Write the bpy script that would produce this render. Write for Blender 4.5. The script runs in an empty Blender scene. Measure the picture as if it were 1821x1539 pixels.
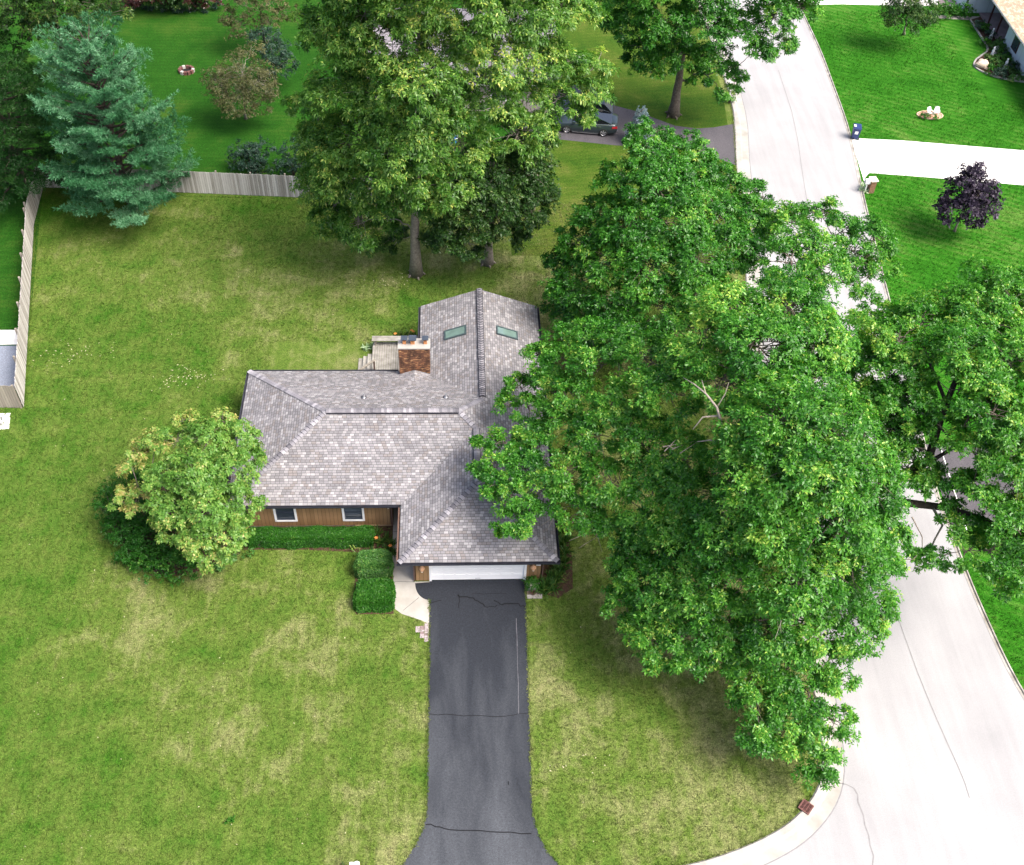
import bpy, math, random
import numpy as np
from mathutils import Matrix, Vector
rng = np.random.default_rng(11)
random.seed(5)
S = bpy.context.scene
COL = S.collection
R = math.radians

# ------------------------------------------------------------------ camera
F_PX, CX, CY, CAM_H = 1938.33, 910.5, 769.5, 46.73
ROT = np.array([[0.99853112, -0.03945604, 0.03713248],
                [-0.00455319, -0.74402224, -0.66813934],
                [0.05398952, 0.66698885, -0.74310901]])      # rows: right, down, forward
cam = bpy.data.cameras.new('Camera')
co = bpy.data.objects.new('Camera', cam)
COL.objects.link(co)
m = Matrix.Identity(4)
for i in range(3):
    m[i][0] = ROT[0][i]; m[i][1] = -ROT[1][i]; m[i][2] = -ROT[2][i]
m[2][3] = CAM_H
co.matrix_world = m
cam.sensor_width = 36.0
cam.lens = F_PX / 1821 * 36
cam.clip_end = 2000
S.camera = co

# ------------------------------------------------------------------ light
w = bpy.data.worlds.new('World'); S.world = w; w.use_nodes = True
nt = w.node_tree; bg = nt.nodes['Background']
sky = nt.nodes.new('ShaderNodeTexSky'); sky.sky_type = 'NISHITA'; sky.sun_disc = False
SUN_EL, SUN_AZ = 56, 118          # azimuth measured clockwise from +Y (away from the camera)
sky.sun_elevation = R(SUN_EL); sky.sun_rotation = R(SUN_AZ)
sky.air_density = 0.7; sky.dust_density = 6.0; sky.ozone_density = 1.0
nt.links.new(sky.outputs[0], bg.inputs[0]); bg.inputs[1].default_value = 0.15
sl = bpy.data.lights.new('sun', 'SUN'); sl.energy = 2.0; sl.angle = R(28); sl.color = (1, 0.96, 0.9)
so = bpy.data.objects.new('sun', sl); COL.objects.link(so)
d = Vector((math.sin(R(SUN_AZ)) * math.cos(R(SUN_EL)), math.cos(R(SUN_AZ)) * math.cos(R(SUN_EL)), math.sin(R(SUN_EL))))
so.rotation_euler = d.to_track_quat('Z', 'Y').to_euler()
so.location = (30, 30, 60)
S.view_settings.view_transform = 'Standard'; S.view_settings.look = 'None'
S.view_settings.exposure = 1.4; S.view_settings.gamma = 1.0
S.render.film_transparent = False
S.cycles.max_bounces = 6; S.cycles.diffuse_bounces = 3; S.cycles.glossy_bounces = 2
S.cycles.transmission_bounces = 4; S.cycles.transparent_max_bounces = 4
S.cycles.use_denoising = True
try: S.cycles.denoiser = 'OPENIMAGEDENOISE'
except Exception: pass

def at(px, py, h=0.0):
    """point of the ground (or of the level h) that the photo shows at this pixel"""
    r = ROT.T @ np.array([(px - CX) / F_PX, (py - CY) / F_PX, 1.0])
    t = (h - CAM_H) / r[2]
    return np.array([r[0] * t, r[1] * t, h])

# ------------------------------------------------------------------ scene helpers
def link(o, parent=None):
    COL.objects.link(o)
    if parent is not None: o.parent = parent
    return o

def tag(o, label=None, cat=None, group=None, kind=None):
    if label: o['label'] = label
    if cat: o['category'] = cat
    if group: o['group'] = group
    if kind: o['kind'] = kind
    return o

def thing(name, label, cat, loc=(0, 0, 0), rz=0.0, group=None):
    o = bpy.data.objects.new(name, None)
    o.empty_display_size = 0.3
    o.location = tuple(float(v) for v in loc); o.rotation_euler = (0, 0, rz)
    return tag(link(o), label, cat, group)

def copy_tree(o, parent=None):
    c = o.copy(); COL.objects.link(c)
    if parent is not None: c.parent = parent
    for ch in list(o.children): copy_tree(ch, c)
    return c

class MB:
    def __init__(s): s.v = []; s.f = []; s.mi = []; s.uv = []; s.t = []
    def face(s, pts, mi=0, uv=None, tint=0.5):
        n = len(s.v); s.v += [tuple(map(float, p)) for p in pts]
        s.f.append(tuple(range(n, n + len(pts)))); s.mi.append(mi); s.t.append(tint)
        s.uv.append(uv if uv else [(p[0], p[1]) for p in pts])
    def hexa(s, P, mi=0, tint=0.5):      # 8 corners: bottom 4 ccw, top 4 ccw
        for q in ((3, 2, 1, 0), (4, 5, 6, 7), (0, 1, 5, 4), (1, 2, 6, 5), (2, 3, 7, 6), (3, 0, 4, 7)):
            s.face([P[i] for i in q], mi, None, tint)
    def box(s, x0, x1, y0, y1, z0, z1, mi=0, tint=0.5):
        s.hexa([(x0, y0, z0), (x1, y0, z0), (x1, y1, z0), (x0, y1, z0), (x0, y0, z1), (x1, y0, z1), (x1, y1, z1), (x0, y1, z1)], mi, tint)
    def bar(s, a, b, wd, th, mi=0, up=(0, 0, 1), tint=0.5):
        a = Vector(a); b = Vector(b); d = (b - a).normalized(); u = Vector(up)
        sd = d.cross(u)
        if sd.length < 1e-4: sd = d.cross(Vector((1, 0, 0)))
        sd.normalize(); u = sd.cross(d).normalized()
        sd = sd * wd / 2; u = u * th / 2
        s.hexa([a - sd - u, b - sd - u, b + sd - u, a + sd - u, a - sd + u, b - sd + u, b + sd + u, a + sd + u], mi, tint)
    def tube(s, pts, rad, n=7, mi=0, cap=True, tint=0.5):
        pts = [Vector(p) for p in pts]; rings = []
        ref = Vector((0.31, 0.2, 0.93))
        for i, p in enumerate(pts):
            d = (pts[min(i + 1, len(pts) - 1)] - pts[max(i - 1, 0)])
            d = d.normalized() if d.length > 1e-6 else Vector((0, 0, 1))
            a = d.cross(ref)
            if a.length < 0.05: a = d.cross(Vector((1, 0, 0)))
            a.normalize(); b = d.cross(a)
            r = rad[i] if hasattr(rad, '__len__') else rad
            rings.append([p + a * r * math.cos(2 * math.pi * k / n) + b * r * math.sin(2 * math.pi * k / n) for k in range(n)])
        base = len(s.v)
        for rg in rings: s.v += [tuple(q) for q in rg]
        for i in range(len(rings) - 1):
            for k in range(n):
                k2 = (k + 1) % n
                s.f.append((base + i * n + k, base + i * n + k2, base + (i + 1) * n + k2, base + (i + 1) * n + k))
                s.mi.append(mi); s.t.append(tint); s.uv.append([(0, 0)] * 4)
        if cap:
            for i, rv in ((0, True), (len(rings) - 1, False)):
                ids = [base + i * n + k for k in range(n)]
                s.f.append(tuple(ids if not rv else ids[::-1])); s.mi.append(mi); s.t.append(tint); s.uv.append([(0, 0)] * n)
    def lathe(s, c, prof, n=16, mi=0, tint=0.5):
        base = len(s.v)
        for r, z in prof:
            for k in range(n):
                a = 2 * math.pi * k / n
                s.v.append((c[0] + r * math.cos(a), c[1] + r * math.sin(a), c[2] + z))
        for i in range(len(prof) - 1):
            for k in range(n):
                k2 = (k + 1) % n
                s.f.append((base + i * n + k, base + i * n + k2, base + (i + 1) * n + k2, base + (i + 1) * n + k))
                s.mi.append(mi); s.t.append(tint); s.uv.append([(0, 0)] * 4)
    def build(s, name, mats, parent=None, smooth=False, bevel=0.0, offset=None):
        me = bpy.data.meshes.new(name)
        v = s.v
        if offset is not None: v = [(p[0] - offset[0], p[1] - offset[1], p[2] - offset[2]) for p in v]
        me.from_pydata(v, [], s.f)
        for mm in (mats if isinstance(mats, (list, tuple)) else [mats]): me.materials.append(mm)
        me.polygons.foreach_set('material_index', s.mi)
        ul = me.uv_layers.new(name='UVMap')
        ul.data.foreach_set('uv', [c for f in s.uv for p in f for c in p])
        a = me.attributes.new('tint', 'FLOAT', 'FACE'); a.data.foreach_set('value', s.t)
        if smooth: me.polygons.foreach_set('use_smooth', [True] * len(s.f))
        me.update()
        o = link(bpy.data.objects.new(name, me), parent)
        if bevel:
            b = o.modifiers.new('Bevel', 'BEVEL'); b.width = bevel; b.segments = 2; b.limit_method = 'ANGLE'
        return o

# ------------------------------------------------------------------ materials
def newmat(name):
    M = bpy.data.materials.new(name); M.use_nodes = True
    n = M.node_tree.nodes; b = n['Principled BSDF']
    return M, M.node_tree, n, b
def N(nt, t, **kw):
    x = nt.nodes.new(t)
    for k, v in kw.items():
        if k.startswith('i_'): x.inputs[k[2:].replace('_', ' ')].default_value = v
        else: setattr(x, k, v)
    return x
def ramp(nt, stops, src=None, interp='LINEAR'):
    r = nt.nodes.new('ShaderNodeValToRGB'); r.color_ramp.interpolation = interp
    e = r.color_ramp.elements
    while len(e) < len(stops): e.new(0.5)
    for i, (p, c) in enumerate(stops):
        e[i].position = p; e[i].color = (c[0], c[1], c[2], 1) if hasattr(c, '__len__') else (c, c, c, 1)
    if src is not None: nt.links.new(src, r.inputs[0])
    return r
def noise(nt, vec, scale, detail=4, rough=0.55, dist=0.0):
    x = nt.nodes.new('ShaderNodeTexNoise'); x.inputs['Scale'].default_value = scale
    x.inputs['Detail'].default_value = detail; x.inputs['Roughness'].default_value = rough
    x.inputs['Distortion'].default_value = dist
    if vec is not None: nt.links.new(vec, x.inputs['Vector'])
    return x.outputs['Fac']
def mix(nt, fac, a, b, blend='MIX'):
    x = nt.nodes.new('ShaderNodeMix'); x.data_type = 'RGBA'; x.blend_type = blend
    for sock, val in ((x.inputs[0], fac), (x.inputs[6], a), (x.inputs[7], b)):
        if isinstance(val, bpy.types.NodeSocket): nt.links.new(val, sock)
        elif hasattr(val, '__len__'): sock.default_value = (val[0], val[1], val[2], 1)
        else: sock.default_value = val
    return x.outputs[2]
def math_(nt, op, a, b=None, c=None):
    x = nt.nodes.new('ShaderNodeMath'); x.operation = op
    for i, v in enumerate((a, b, c)):
        if v is None: continue
        if isinstance(v, bpy.types.NodeSocket): nt.links.new(v, x.inputs[i])
        else: x.inputs[i].default_value = v
    return x.outputs[0]
def pos(nt): return nt.nodes.new('ShaderNodeNewGeometry').outputs['Position']
def mapped(nt, vec, scale=(1, 1, 1), rot=(0, 0, 0), loc=(0, 0, 0)):
    x = nt.nodes.new('ShaderNodeMapping'); nt.links.new(vec, x.inputs[0])
    x.inputs['Scale'].default_value = scale; x.inputs['Rotation'].default_value = rot; x.inputs['Location'].default_value = loc
    return x.outputs[0]
def bump(nt, b, h, strength=0.3, dist=0.02):
    x = nt.nodes.new('ShaderNodeBump'); x.inputs['Strength'].default_value = strength; x.inputs['Distance'].default_value = dist
    nt.links.new(h, x.inputs['Height']); nt.links.new(x.outputs[0], b.inputs['Normal'])

def speck(name, c1, c2, scale=3.0, rough=0.8, metal=0.0, bmp=0.0, detail=5, spec=0.3):
    """a plain material whose colour wanders between two tones"""
    M, t, n, b = newmat(name)
    p = nt_obj(t)
    f = ramp(t, [(0.3, 0.0), (0.7, 1.0)], noise(t, p, scale, detail)).outputs[0]
    t.links.new(mix(t, f, c1, c2), b.inputs['Base Color'])
    b.inputs['Roughness'].default_value = rough; b.inputs['Metallic'].default_value = metal
    b.inputs['Specular IOR Level'].default_value = spec
    if bmp: bump(t, b, noise(t, p, scale * 6, 3), bmp, 0.02)
    return M
def nt_obj(t): return t.nodes.new('ShaderNodeTexCoord').outputs['Object']

def leafmat(name, stops, transl=0.3, gloss=0.05, rough=0.4):
    M = bpy.data.materials.new(name); M.use_nodes = True
    t = M.node_tree; t.nodes.clear()
    a = N(t, 'ShaderNodeAttribute', attribute_name='tint')
    c = ramp(t, stops, a.outputs['Fac']).outputs[0]
    df = N(t, 'ShaderNodeBsdfDiffuse'); tr = N(t, 'ShaderNodeBsdfTranslucent'); gl = N(t, 'ShaderNodeBsdfGlossy')
    gl.inputs['Roughness'].default_value = rough
    t.links.new(c, df.inputs[0])
    tc = mix(t, 1.0, c, (1.1, 1.3, 0.6), 'MULTIPLY'); t.links.new(tc, tr.inputs[0])
    m1 = N(t, 'ShaderNodeMixShader'); m1.inputs[0].default_value = transl
    t.links.new(df.outputs[0], m1.inputs[1]); t.links.new(tr.outputs[0], m1.inputs[2])
    m2 = N(t, 'ShaderNodeMixShader'); m2.inputs[0].default_value = gloss
    t.links.new(m1.outputs[0], m2.inputs[1]); t.links.new(gl.outputs[0], m2.inputs[2])
    o = N(t, 'ShaderNodeOutputMaterial'); t.links.new(m2.outputs[0], o.inputs[0])
    return M

def lawnmat(name, lush, mid, dry, dryness, stripe_rot=0.0, stripe_w=0.9, stripe_amt=0.12, seed=0.0, grad=0.0):
    M, t, n, b = newmat(name)
    p = mapped(t, pos(t), loc=(seed, seed * 1.7, 0))
    big = noise(t, p, 0.11, 5, 0.6, 0.6); midn = noise(t, p, 0.55, 5, 0.65, 0.4); sm = noise(t, p, 3.2, 4, 0.6); fine = noise(t, p, 14, 3, 0.7)
    big = ramp(t, [(0.30, 0.0), (0.70, 1.0)], big).outputs[0]; midn = ramp(t, [(0.28, 0.0), (0.72, 1.0)], midn).outputs[0]
    k = math_(t, 'ADD', math_(t, 'MULTIPLY', big, 0.50), math_(t, 'MULTIPLY', midn, 0.50))
    k = math_(t, 'ADD', k, math_(t, 'MULTIPLY', math_(t, 'SUBTRACT', sm, 0.5), 0.30))
    k = math_(t, 'ADD', k, math_(t, 'MULTIPLY', math_(t, 'SUBTRACT', fine, 0.5), 0.30))
    # mowing stripes: the blades lie over one way, then the other
    wv = N(t, 'ShaderNodeTexWave', wave_type='BANDS', bands_direction='X', wave_profile='SIN')
    wv.inputs['Scale'].default_value = 0.314 / stripe_w; wv.inputs['Distortion'].default_value = 2.5
    wv.inputs['Detail'].default_value = 2; wv.inputs['Detail Scale'].default_value = 0.4
    t.links.new(mapped(t, pos(t), rot=(0, 0, stripe_rot)), wv.inputs['Vector'])
    k = math_(t, 'ADD', k, math_(t, 'MULTIPLY', math_(t, 'SUBTRACT', wv.outputs['Fac'], 0.5), stripe_amt))
    k = math_(t, 'ADD', k, dryness)
    if grad:   # the ground dries out towards the drive and stays lush by the far left edge
        sx = N(t, 'ShaderNodeSeparateXYZ'); t.links.new(pos(t), sx.inputs[0])
        mr = N(t, 'ShaderNodeMapRange'); mr.inputs['From Min'].default_value = -24; mr.inputs['From Max'].default_value = 6
        mr.inputs['To Min'].default_value = -grad; mr.inputs['To Max'].default_value = grad * .55
        t.links.new(sx.outputs[0], mr.inputs['Value']); k = math_(t, 'ADD', k, mr.outputs[0])
    c = ramp(t, [(0.08, lush), (0.50, mid), (0.97, dry)], k).outputs[0]
    g = ramp(t, [(0.3, 0.50), (0.7, 1.50)], noise(t, p, 17, 2, 0.75)).outputs[0]
    c = mix(t, 1.0, c, g, 'MULTIPLY')
    g2 = ramp(t, [(0.3, 0.66), (0.7, 1.34)], noise(t, p, 7, 3, 0.8)).outputs[0]
    c = mix(t, 1.0, c, g2, 'MULTIPLY')
    t.links.new(c, b.inputs['Base Color'])
    b.inputs['Roughness'].default_value = 0.95; b.inputs['Specular IOR Level'].default_value = 0.1
    bump(t, b, noise(t, p, 16, 3, 0.8), 0.9, 0.05)
    return M

M_LAWN = lawnmat('dry_lawn', (0.029, 0.092, 0.006), (0.084, 0.128, 0.022), (0.215, 0.208, 0.095), 0.0, 0.02, 0.55, 0.06, 0.0, 0.16)
M_LAWN_R = lawnmat('lush_lawn', (0.011, 0.078, 0.002), (0.022, 0.115, 0.005), (0.085, 0.165, 0.028), -0.02, R(-62), 0.6, 0.20, 31)
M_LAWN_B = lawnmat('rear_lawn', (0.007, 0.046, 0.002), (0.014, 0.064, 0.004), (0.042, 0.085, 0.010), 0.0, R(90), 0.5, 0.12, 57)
M_LAWN_M = lawnmat('olive_lawn', (0.016, 0.058, 0.004), (0.045, 0.085, 0.008), (0.11, 0.115, 0.028), 0.0, R(80), 0.5, 0.08, 77)  # darker olive grass for the strip by the side street

def roadmat():
    M, t, n, b = newmat('pale_concrete')
    p = pos(t)
    a = noise(t, p, 0.25, 5, 0.6); s = noise(t, mapped(t, p, scale=(1.6, 0.12, 1), rot=(0, 0, R(-6))), 1.0, 4); f = noise(t, p, 22, 4, 0.75)
    k = math_(t, 'ADD', math_(t, 'MULTIPLY', a, 0.5), math_(t, 'MULTIPLY', s, 0.5))
    c = ramp(t, [(0.25, (0.215, 0.213, 0.217)), (0.72, (0.320, 0.318, 0.316))], k).outputs[0]
    c = mix(t, 1.0, c, ramp(t, [(0.3, 0.86), (0.7, 1.1)], f).outputs[0], 'MULTIPLY')
    t.links.new(c, b.inputs['Base Color']); b.inputs['Roughness'].default_value = 0.9
    bump(t, b, f, 0.3, 0.01)
    return M
M_ROAD = roadmat()
M_CONC = speck('bright_concrete', (0.58, 0.56, 0.53), (0.72, 0.71, 0.68), 1.2, 0.9, bmp=0.1)
M_CURB = speck('curb_concrete', (0.25, 0.238, 0.21), (0.36, 0.345, 0.32), 1.2, 0.9, bmp=0.1)
M_KERB2 = speck('weathered_kerb', (0.16, 0.145, 0.12), (0.42, 0.40, 0.36), 1.3, 0.9, bmp=0.1)
M_WALK = speck('walk_concrete', (0.26, 0.245, 0.215), (0.37, 0.355, 0.325), 1.1, 0.9, bmp=0.1)
M_JOINT = speck('dark_joint', (0.10, 0.095, 0.09), (0.18, 0.17, 0.16), 5, 0.95)
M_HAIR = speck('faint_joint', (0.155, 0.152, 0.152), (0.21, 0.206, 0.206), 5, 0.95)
def asphaltmat(name, c0, c1, worn):
    M, t, n, b = newmat(name)
    p = pos(t)
    a = noise(t, mapped(t, p, scale=(0.9, 0.22, 1)), 0.8, 5, 0.6, 0.5); f = noise(t, p, 35, 3, 0.8); g = noise(t, p, 11, 3, 0.7)
    sep = N(t, 'ShaderNodeSeparateXYZ'); t.links.new(p, sep.inputs[0])
    k = a
    if worn:   # the seal coat has worn off towards the street
        k = math_(t, 'ADD', a, math_(t, 'MULTIPLY_ADD', sep.outputs[1], -0.030, 0.70))
    c = ramp(t, [(0.34, c0), (0.95, c1)], k).outputs[0]
    c = mix(t, 1.0, c, ramp(t, [(0.3, 0.60), (0.72, 1.5)], f).outputs[0], 'MULTIPLY')
    c = mix(t, 1.0, c, ramp(t, [(0.3, 0.8), (0.72, 1.2)], g).outputs[0], 'MULTIPLY')
    t.links.new(c, b.inputs['Base Color']); b.inputs['Roughness'].default_value = 0.85; b.inputs['Specular IOR Level'].default_value = 0.25
    bump(t, b, f, 0.5, 0.01)
    return M
M_DRIVE = asphaltmat('sealed_asphalt', (0.017, 0.020, 0.026), (0.066, 0.072, 0.081), True)
M_DRIVE2 = asphaltmat('grey_asphalt', (0.060, 0.056, 0.062), (0.10, 0.093, 0.100), False)
M_PAD = asphaltmat('blue_grey_asphalt', (0.16, 0.18, 0.22), (0.24, 0.26, 0.31), False)
M_WORN = speck('worn_streak', (0.075, 0.075, 0.085), (0.13, 0.13, 0.14), 6, 0.9)
M_TAR = speck('tar', (0.003, 0.003, 0.004), (0.006, 0.006, 0.008), 6, 0.9)

def shinglemat(name, tones, uw=0.27, vh=0.145, gap_shade=0.45):
    M, t, n, b = newmat(name)
    uv = N(t, 'ShaderNodeUVMap').outputs[0]
    s = N(t, 'ShaderNodeSeparateXYZ'); t.links.new(uv, s.inputs[0])
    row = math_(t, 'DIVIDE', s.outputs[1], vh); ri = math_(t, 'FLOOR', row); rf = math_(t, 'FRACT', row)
    wn = N(t, 'ShaderNodeTexWhiteNoise', noise_dimensions='1D'); t.links.new(ri, wn.inputs['W'])
    cu = math_(t, 'ADD', math_(t, 'DIVIDE', s.outputs[0], uw), math_(t, 'MULTIPLY', wn.outputs['Value'], 7.0))
    ci = math_(t, 'FLOOR', cu); cf = math_(t, 'FRACT', cu)
    cb = N(t, 'ShaderNodeCombineXYZ'); t.links.new(ci, cb.inputs[0]); t.links.new(ri, cb.inputs[1])
    wc = N(t, 'ShaderNodeTexWhiteNoise', noise_dimensions='2D'); t.links.new(cb.outputs[0], wc.inputs['Vector'])
    col = ramp(t, tones, wc.outputs['Value'], 'CONSTANT').outputs[0]
    big = ramp(t, [(0.3, 0.9), (0.7, 1.1)], noise(t, uv, 0.5, 4)).outputs[0]
    col = mix(t, 1.0, col, big, 'MULTIPLY')
    gr = ramp(t, [(0.3, 0.82), (0.7, 1.18)], noise(t, uv, 30, 2, 0.7)).outputs[0]
    col = mix(t, 1.0, col, gr, 'MULTIPLY')
    e = math_(t, 'MULTIPLY', math_(t, 'GREATER_THAN', rf, 0.16), math_(t, 'GREATER_THAN', cf, 0.09))  # tab gaps, plus a shadow line painted along the foot of each course
    col = mix(t, e, mix(t, 1.0, col, (gap_shade, gap_shade, gap_shade), 'MULTIPLY'), col)
    t.links.new(col, b.inputs['Base Color']); b.inputs['Roughness'].default_value = 0.85; b.inputs['Specular IOR Level'].default_value = 0.3
    h = math_(t, 'MULTIPLY', math_(t, 'SUBTRACT', 1.0, rf), e)
    bump(t, b, h, 0.5, 0.02)
    return M
M_ROOF = shinglemat('grey_shingles', [(0.0, (0.148, 0.143, 0.150)), (0.2, (0.172, 0.166, 0.175)), (0.40, (0.205, 0.198, 0.205)), (0.60, (0.168, 0.153, 0.150)), (0.74, (0.225, 0.217, 0.222)), (0.90, (0.275, 0.267, 0.272))], uw=0.225, gap_shade=0.42)
M_ROOF_T = shinglemat('tan_shingles', [(0.0, (0.40, 0.31, 0.21)), (0.4, (0.48, 0.38, 0.26)), (0.75, (0.55, 0.46, 0.34))], gap_shade=0.7)
M_ROOF_G = shinglemat('pale_grey_shingles', [(0.0, (0.14, 0.13, 0.145)), (0.4, (0.18, 0.17, 0.185)), (0.75, (0.23, 0.215, 0.23))])
def capmat():
    M, t, n, b = newmat('ridge_cap_shingles')
    a = N(t, 'ShaderNodeAttribute', attribute_name='tint')
    c = ramp(t, [(0, (0.085, 0.082, 0.094)), (0.5, (0.155, 0.15, 0.166)), (1, (0.28, 0.27, 0.29))], a.outputs['Fac']).outputs[0]
    c = mix(t, 1.0, c, ramp(t, [(0.3, 0.85), (0.7, 1.15)], noise(t, nt_obj(t), 30, 2)).outputs[0], 'MULTIPLY')
    t.links.new(c, b.inputs['Base Color']); b.inputs['Roughness'].default_value = 0.85
    return M
M_CAP = capmat()

def sidingmat(name, c1, c2, axis_scale=5.0, groove=0.45):
    M, t, n, b = newmat(name)
    p = nt_obj(t); s = N(t, 'ShaderNodeSeparateXYZ'); t.links.new(p, s.inputs[0])
    u = math_(t, 'ADD', s.outputs[0], s.outputs[1])
    fr = math_(t, 'FRACT', math_(t, 'MULTIPLY', u, axis_scale))
    g = math_(t, 'GREATER_THAN', fr, 0.10)
    wn = N(t, 'ShaderNodeTexWhiteNoise', noise_dimensions='1D'); t.links.new(math_(t, 'FLOOR', math_(t, 'MULTIPLY', u, axis_scale)), wn.inputs['W'])
    grain = noise(t, mapped(t, p, scale=(9, 9, 0.8)), 3.0, 4)
    k = math_(t, 'ADD', math_(t, 'MULTIPLY', wn.outputs['Value'], 0.5), math_(t, 'MULTIPLY', grain, 0.5))
    c = ramp(t, [(0.2, c1), (0.8, c2)], k).outputs[0]
    c = mix(t, g, mix(t, 1.0, c, (groove,) * 3, 'MULTIPLY'), c)
    t.links.new(c, b.inputs['Base Color']); b.inputs['Roughness'].default_value = 0.8; b.inputs['Specular IOR Level'].default_value = 0.2
    bump(t, b, g, 0.6, 0.015)
    return M
M_SIDING = sidingmat('brown_siding', (0.23, 0.138, 0.064), (0.31, 0.19, 0.092))
M_FENCE = sidingmat('weathered_planks', (0.25, 0.228, 0.20), (0.60, 0.575, 0.54), 7.0, 0.45)
M_FENCE_TAN = sidingmat('tan_weathered_planks', (0.25, 0.22, 0.18), (0.34, 0.31, 0.25), 7.0, 0.5)
M_DECK = speck('weathered_deck_boards', (0.17, 0.16, 0.14), (0.33, 0.315, 0.28), 2.2, 0.9, bmp=0.3)
M_BLUEWALL = sidingmat('pale_blue_siding', (0.52, 0.60, 0.64), (0.58, 0.66, 0.70), 0.8, 0.9)
M_WHITE = speck('white_paint', (0.78, 0.78, 0.77), (0.83, 0.83, 0.82), 2, 0.55)
M_DOORW = speck('white_door_paint', (0.84, 0.84, 0.83), (0.88, 0.88, 0.87), 2, 0.5)
M_DARKTRIM = speck('dark_gutter', (0.020, 0.021, 0.030), (0.035, 0.036, 0.048), 3, 0.5)
M_BROWNTRIM = speck('brown_trim', (0.10, 0.058, 0.045), (0.14, 0.085, 0.065), 3, 0.6)
M_MAROON = speck('maroon_paint', (0.045, 0.012, 0.012), (0.065, 0.02, 0.018), 3, 0.6)
M_BLACKWOOD = speck('dark_door', (0.02, 0.014, 0.011), (0.035, 0.024, 0.018), 3, 0.5)
M_COPPER = speck('copper_lamp', (0.55, 0.30, 0.17), (0.65, 0.38, 0.22), 6, 0.5, 0.3)
M_CREAM = speck('cream_letters', (0.70, 0.62, 0.50), (0.80, 0.72, 0.60), 6, 0.6)
M_STONE = speck('pale_stone', (0.45, 0.36, 0.28), (0.62, 0.50, 0.40), 4, 0.9, bmp=0.3)
M_CONCPOT = speck('stone_pot', (0.32, 0.30, 0.27), (0.48, 0.46, 0.43), 6, 0.9, bmp=0.3)
M_SOIL = speck('brown_mulch', (0.030, 0.016, 0.010), (0.085, 0.045, 0.028), 9, 0.95, bmp=0.5)
M_PINKMULCH = speck('pink_gravel', (0.42, 0.20, 0.13), (0.60, 0.36, 0.26), 5, 0.95, bmp=0.4)
M_BARK = speck('grey_bark', (0.075, 0.058, 0.045), (0.17, 0.145, 0.12), 7, 0.95, bmp=0.7)
M_BARKL = speck('pale_bark', (0.16, 0.135, 0.11), (0.30, 0.265, 0.225), 7, 0.95, bmp=0.6)
M_BARKD = speck('dark_bark', (0.025, 0.019, 0.015), (0.06, 0.048, 0.038), 7, 0.95, bmp=0.7)
M_DEAD = speck('bare_twigs', (0.22, 0.185, 0.15), (0.36, 0.31, 0.26), 7, 0.95)
M_TERRA = speck('clay_flue', (0.42, 0.16, 0.06), (0.58, 0.28, 0.12), 5, 0.8)
M_SLATE = speck('slate_blue_metal', (0.042, 0.055, 0.078), (0.060, 0.075, 0.10), 5, 0.45, 0.2)
M_STEEL = speck('galvanised_metal', (0.40, 0.41, 0.43), (0.52, 0.53, 0.55), 5, 0.4, 0.6)
M_RUST = speck('rusty_iron', (0.085, 0.036, 0.030), (0.19, 0.09, 0.08), 12, 0.8, 0.2)
M_HOLE = speck('dark_void', (0.006, 0.005, 0.006), (0.012, 0.01, 0.01), 5, 0.9)
def glassmat(name, c, rough=0.05):
    M, t, n, b = newmat(name)
    b.inputs['Roughness'].default_value = rough; b.inputs['Specular IOR Level'].default_value = 0.9
    t.links.new(ramp(t, [(0.35, tuple(x * 0.8 for x in c)), (0.65, c)], noise(t, nt_obj(t), 2.0, 2)).outputs[0], b.inputs['Base Color'])
    b.inputs['Coat Weight'].default_value = 0.6
    return M
M_GLASS = glassmat('window_glass', (0.05, 0.065, 0.08)); M_GLASSB = glassmat('blind_behind_glass', (0.17, 0.21, 0.25))
M_SKYL = glassmat('skylight_glass', (0.13, 0.20, 0.175)); M_SKYF = speck('green_grey_frame', (0.035, 0.055, 0.058), (0.05, 0.075, 0.08), 4, 0.5)

def brickmat():
    M, t, n, b = newmat('stained_brick')
    p = nt_obj(t)
    s = N(t, 'ShaderNodeSeparateXYZ'); t.links.new(p, s.inputs[0])
    cb = N(t, 'ShaderNodeCombineXYZ'); t.links.new(math_(t, 'ADD', s.outputs[0], s.outputs[1]), cb.inputs[0]); t.links.new(s.outputs[2], cb.inputs[1])
    br = N(t, 'ShaderNodeTexBrick'); t.links.new(cb.outputs[0], br.inputs['Vector'])
    br.inputs['Scale'].default_value = 1.0; br.inputs['Brick Width'].default_value = 0.21; br.inputs['Row Height'].default_value = 0.075
    br.inputs['Mortar Size'].default_value = 0.008; br.inputs['Color1'].default_value = (0.11, 0.042, 0.020, 1); br.inputs['Color2'].default_value = (0.28, 0.115, 0.048, 1)
    br.inputs['Mortar'].default_value = (0.07, 0.042, 0.03, 1); br.inputs['Bias'].default_value = 0.0
    wn = noise(t, mapped(t, cb.outputs[0], scale=(3.2, 13.3, 1)), 1.0, 2)
    pale = ramp(t, [(0.59, 0.0), (0.62, 1.0)], wn).outputs[0]
    c = mix(t, pale, br.outputs['Color'], (0.52, 0.28, 0.13))
    st = ramp(t, [(0.40, 0.42), (0.62, 1.0)], noise(t, mapped(t, cb.outputs[0], scale=(1.5, 0.9, 1)), 1.6, 4)).outputs[0]
    c = mix(t, 1.0, c, st, 'MULTIPLY')
    t.links.new(c, b.inputs['Base Color']); b.inputs['Roughness'].default_value = 0.9
    bump(t, b, br.outputs['Fac'], -0.5, 0.01)
    return M
M_BRICK = brickmat()

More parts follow.
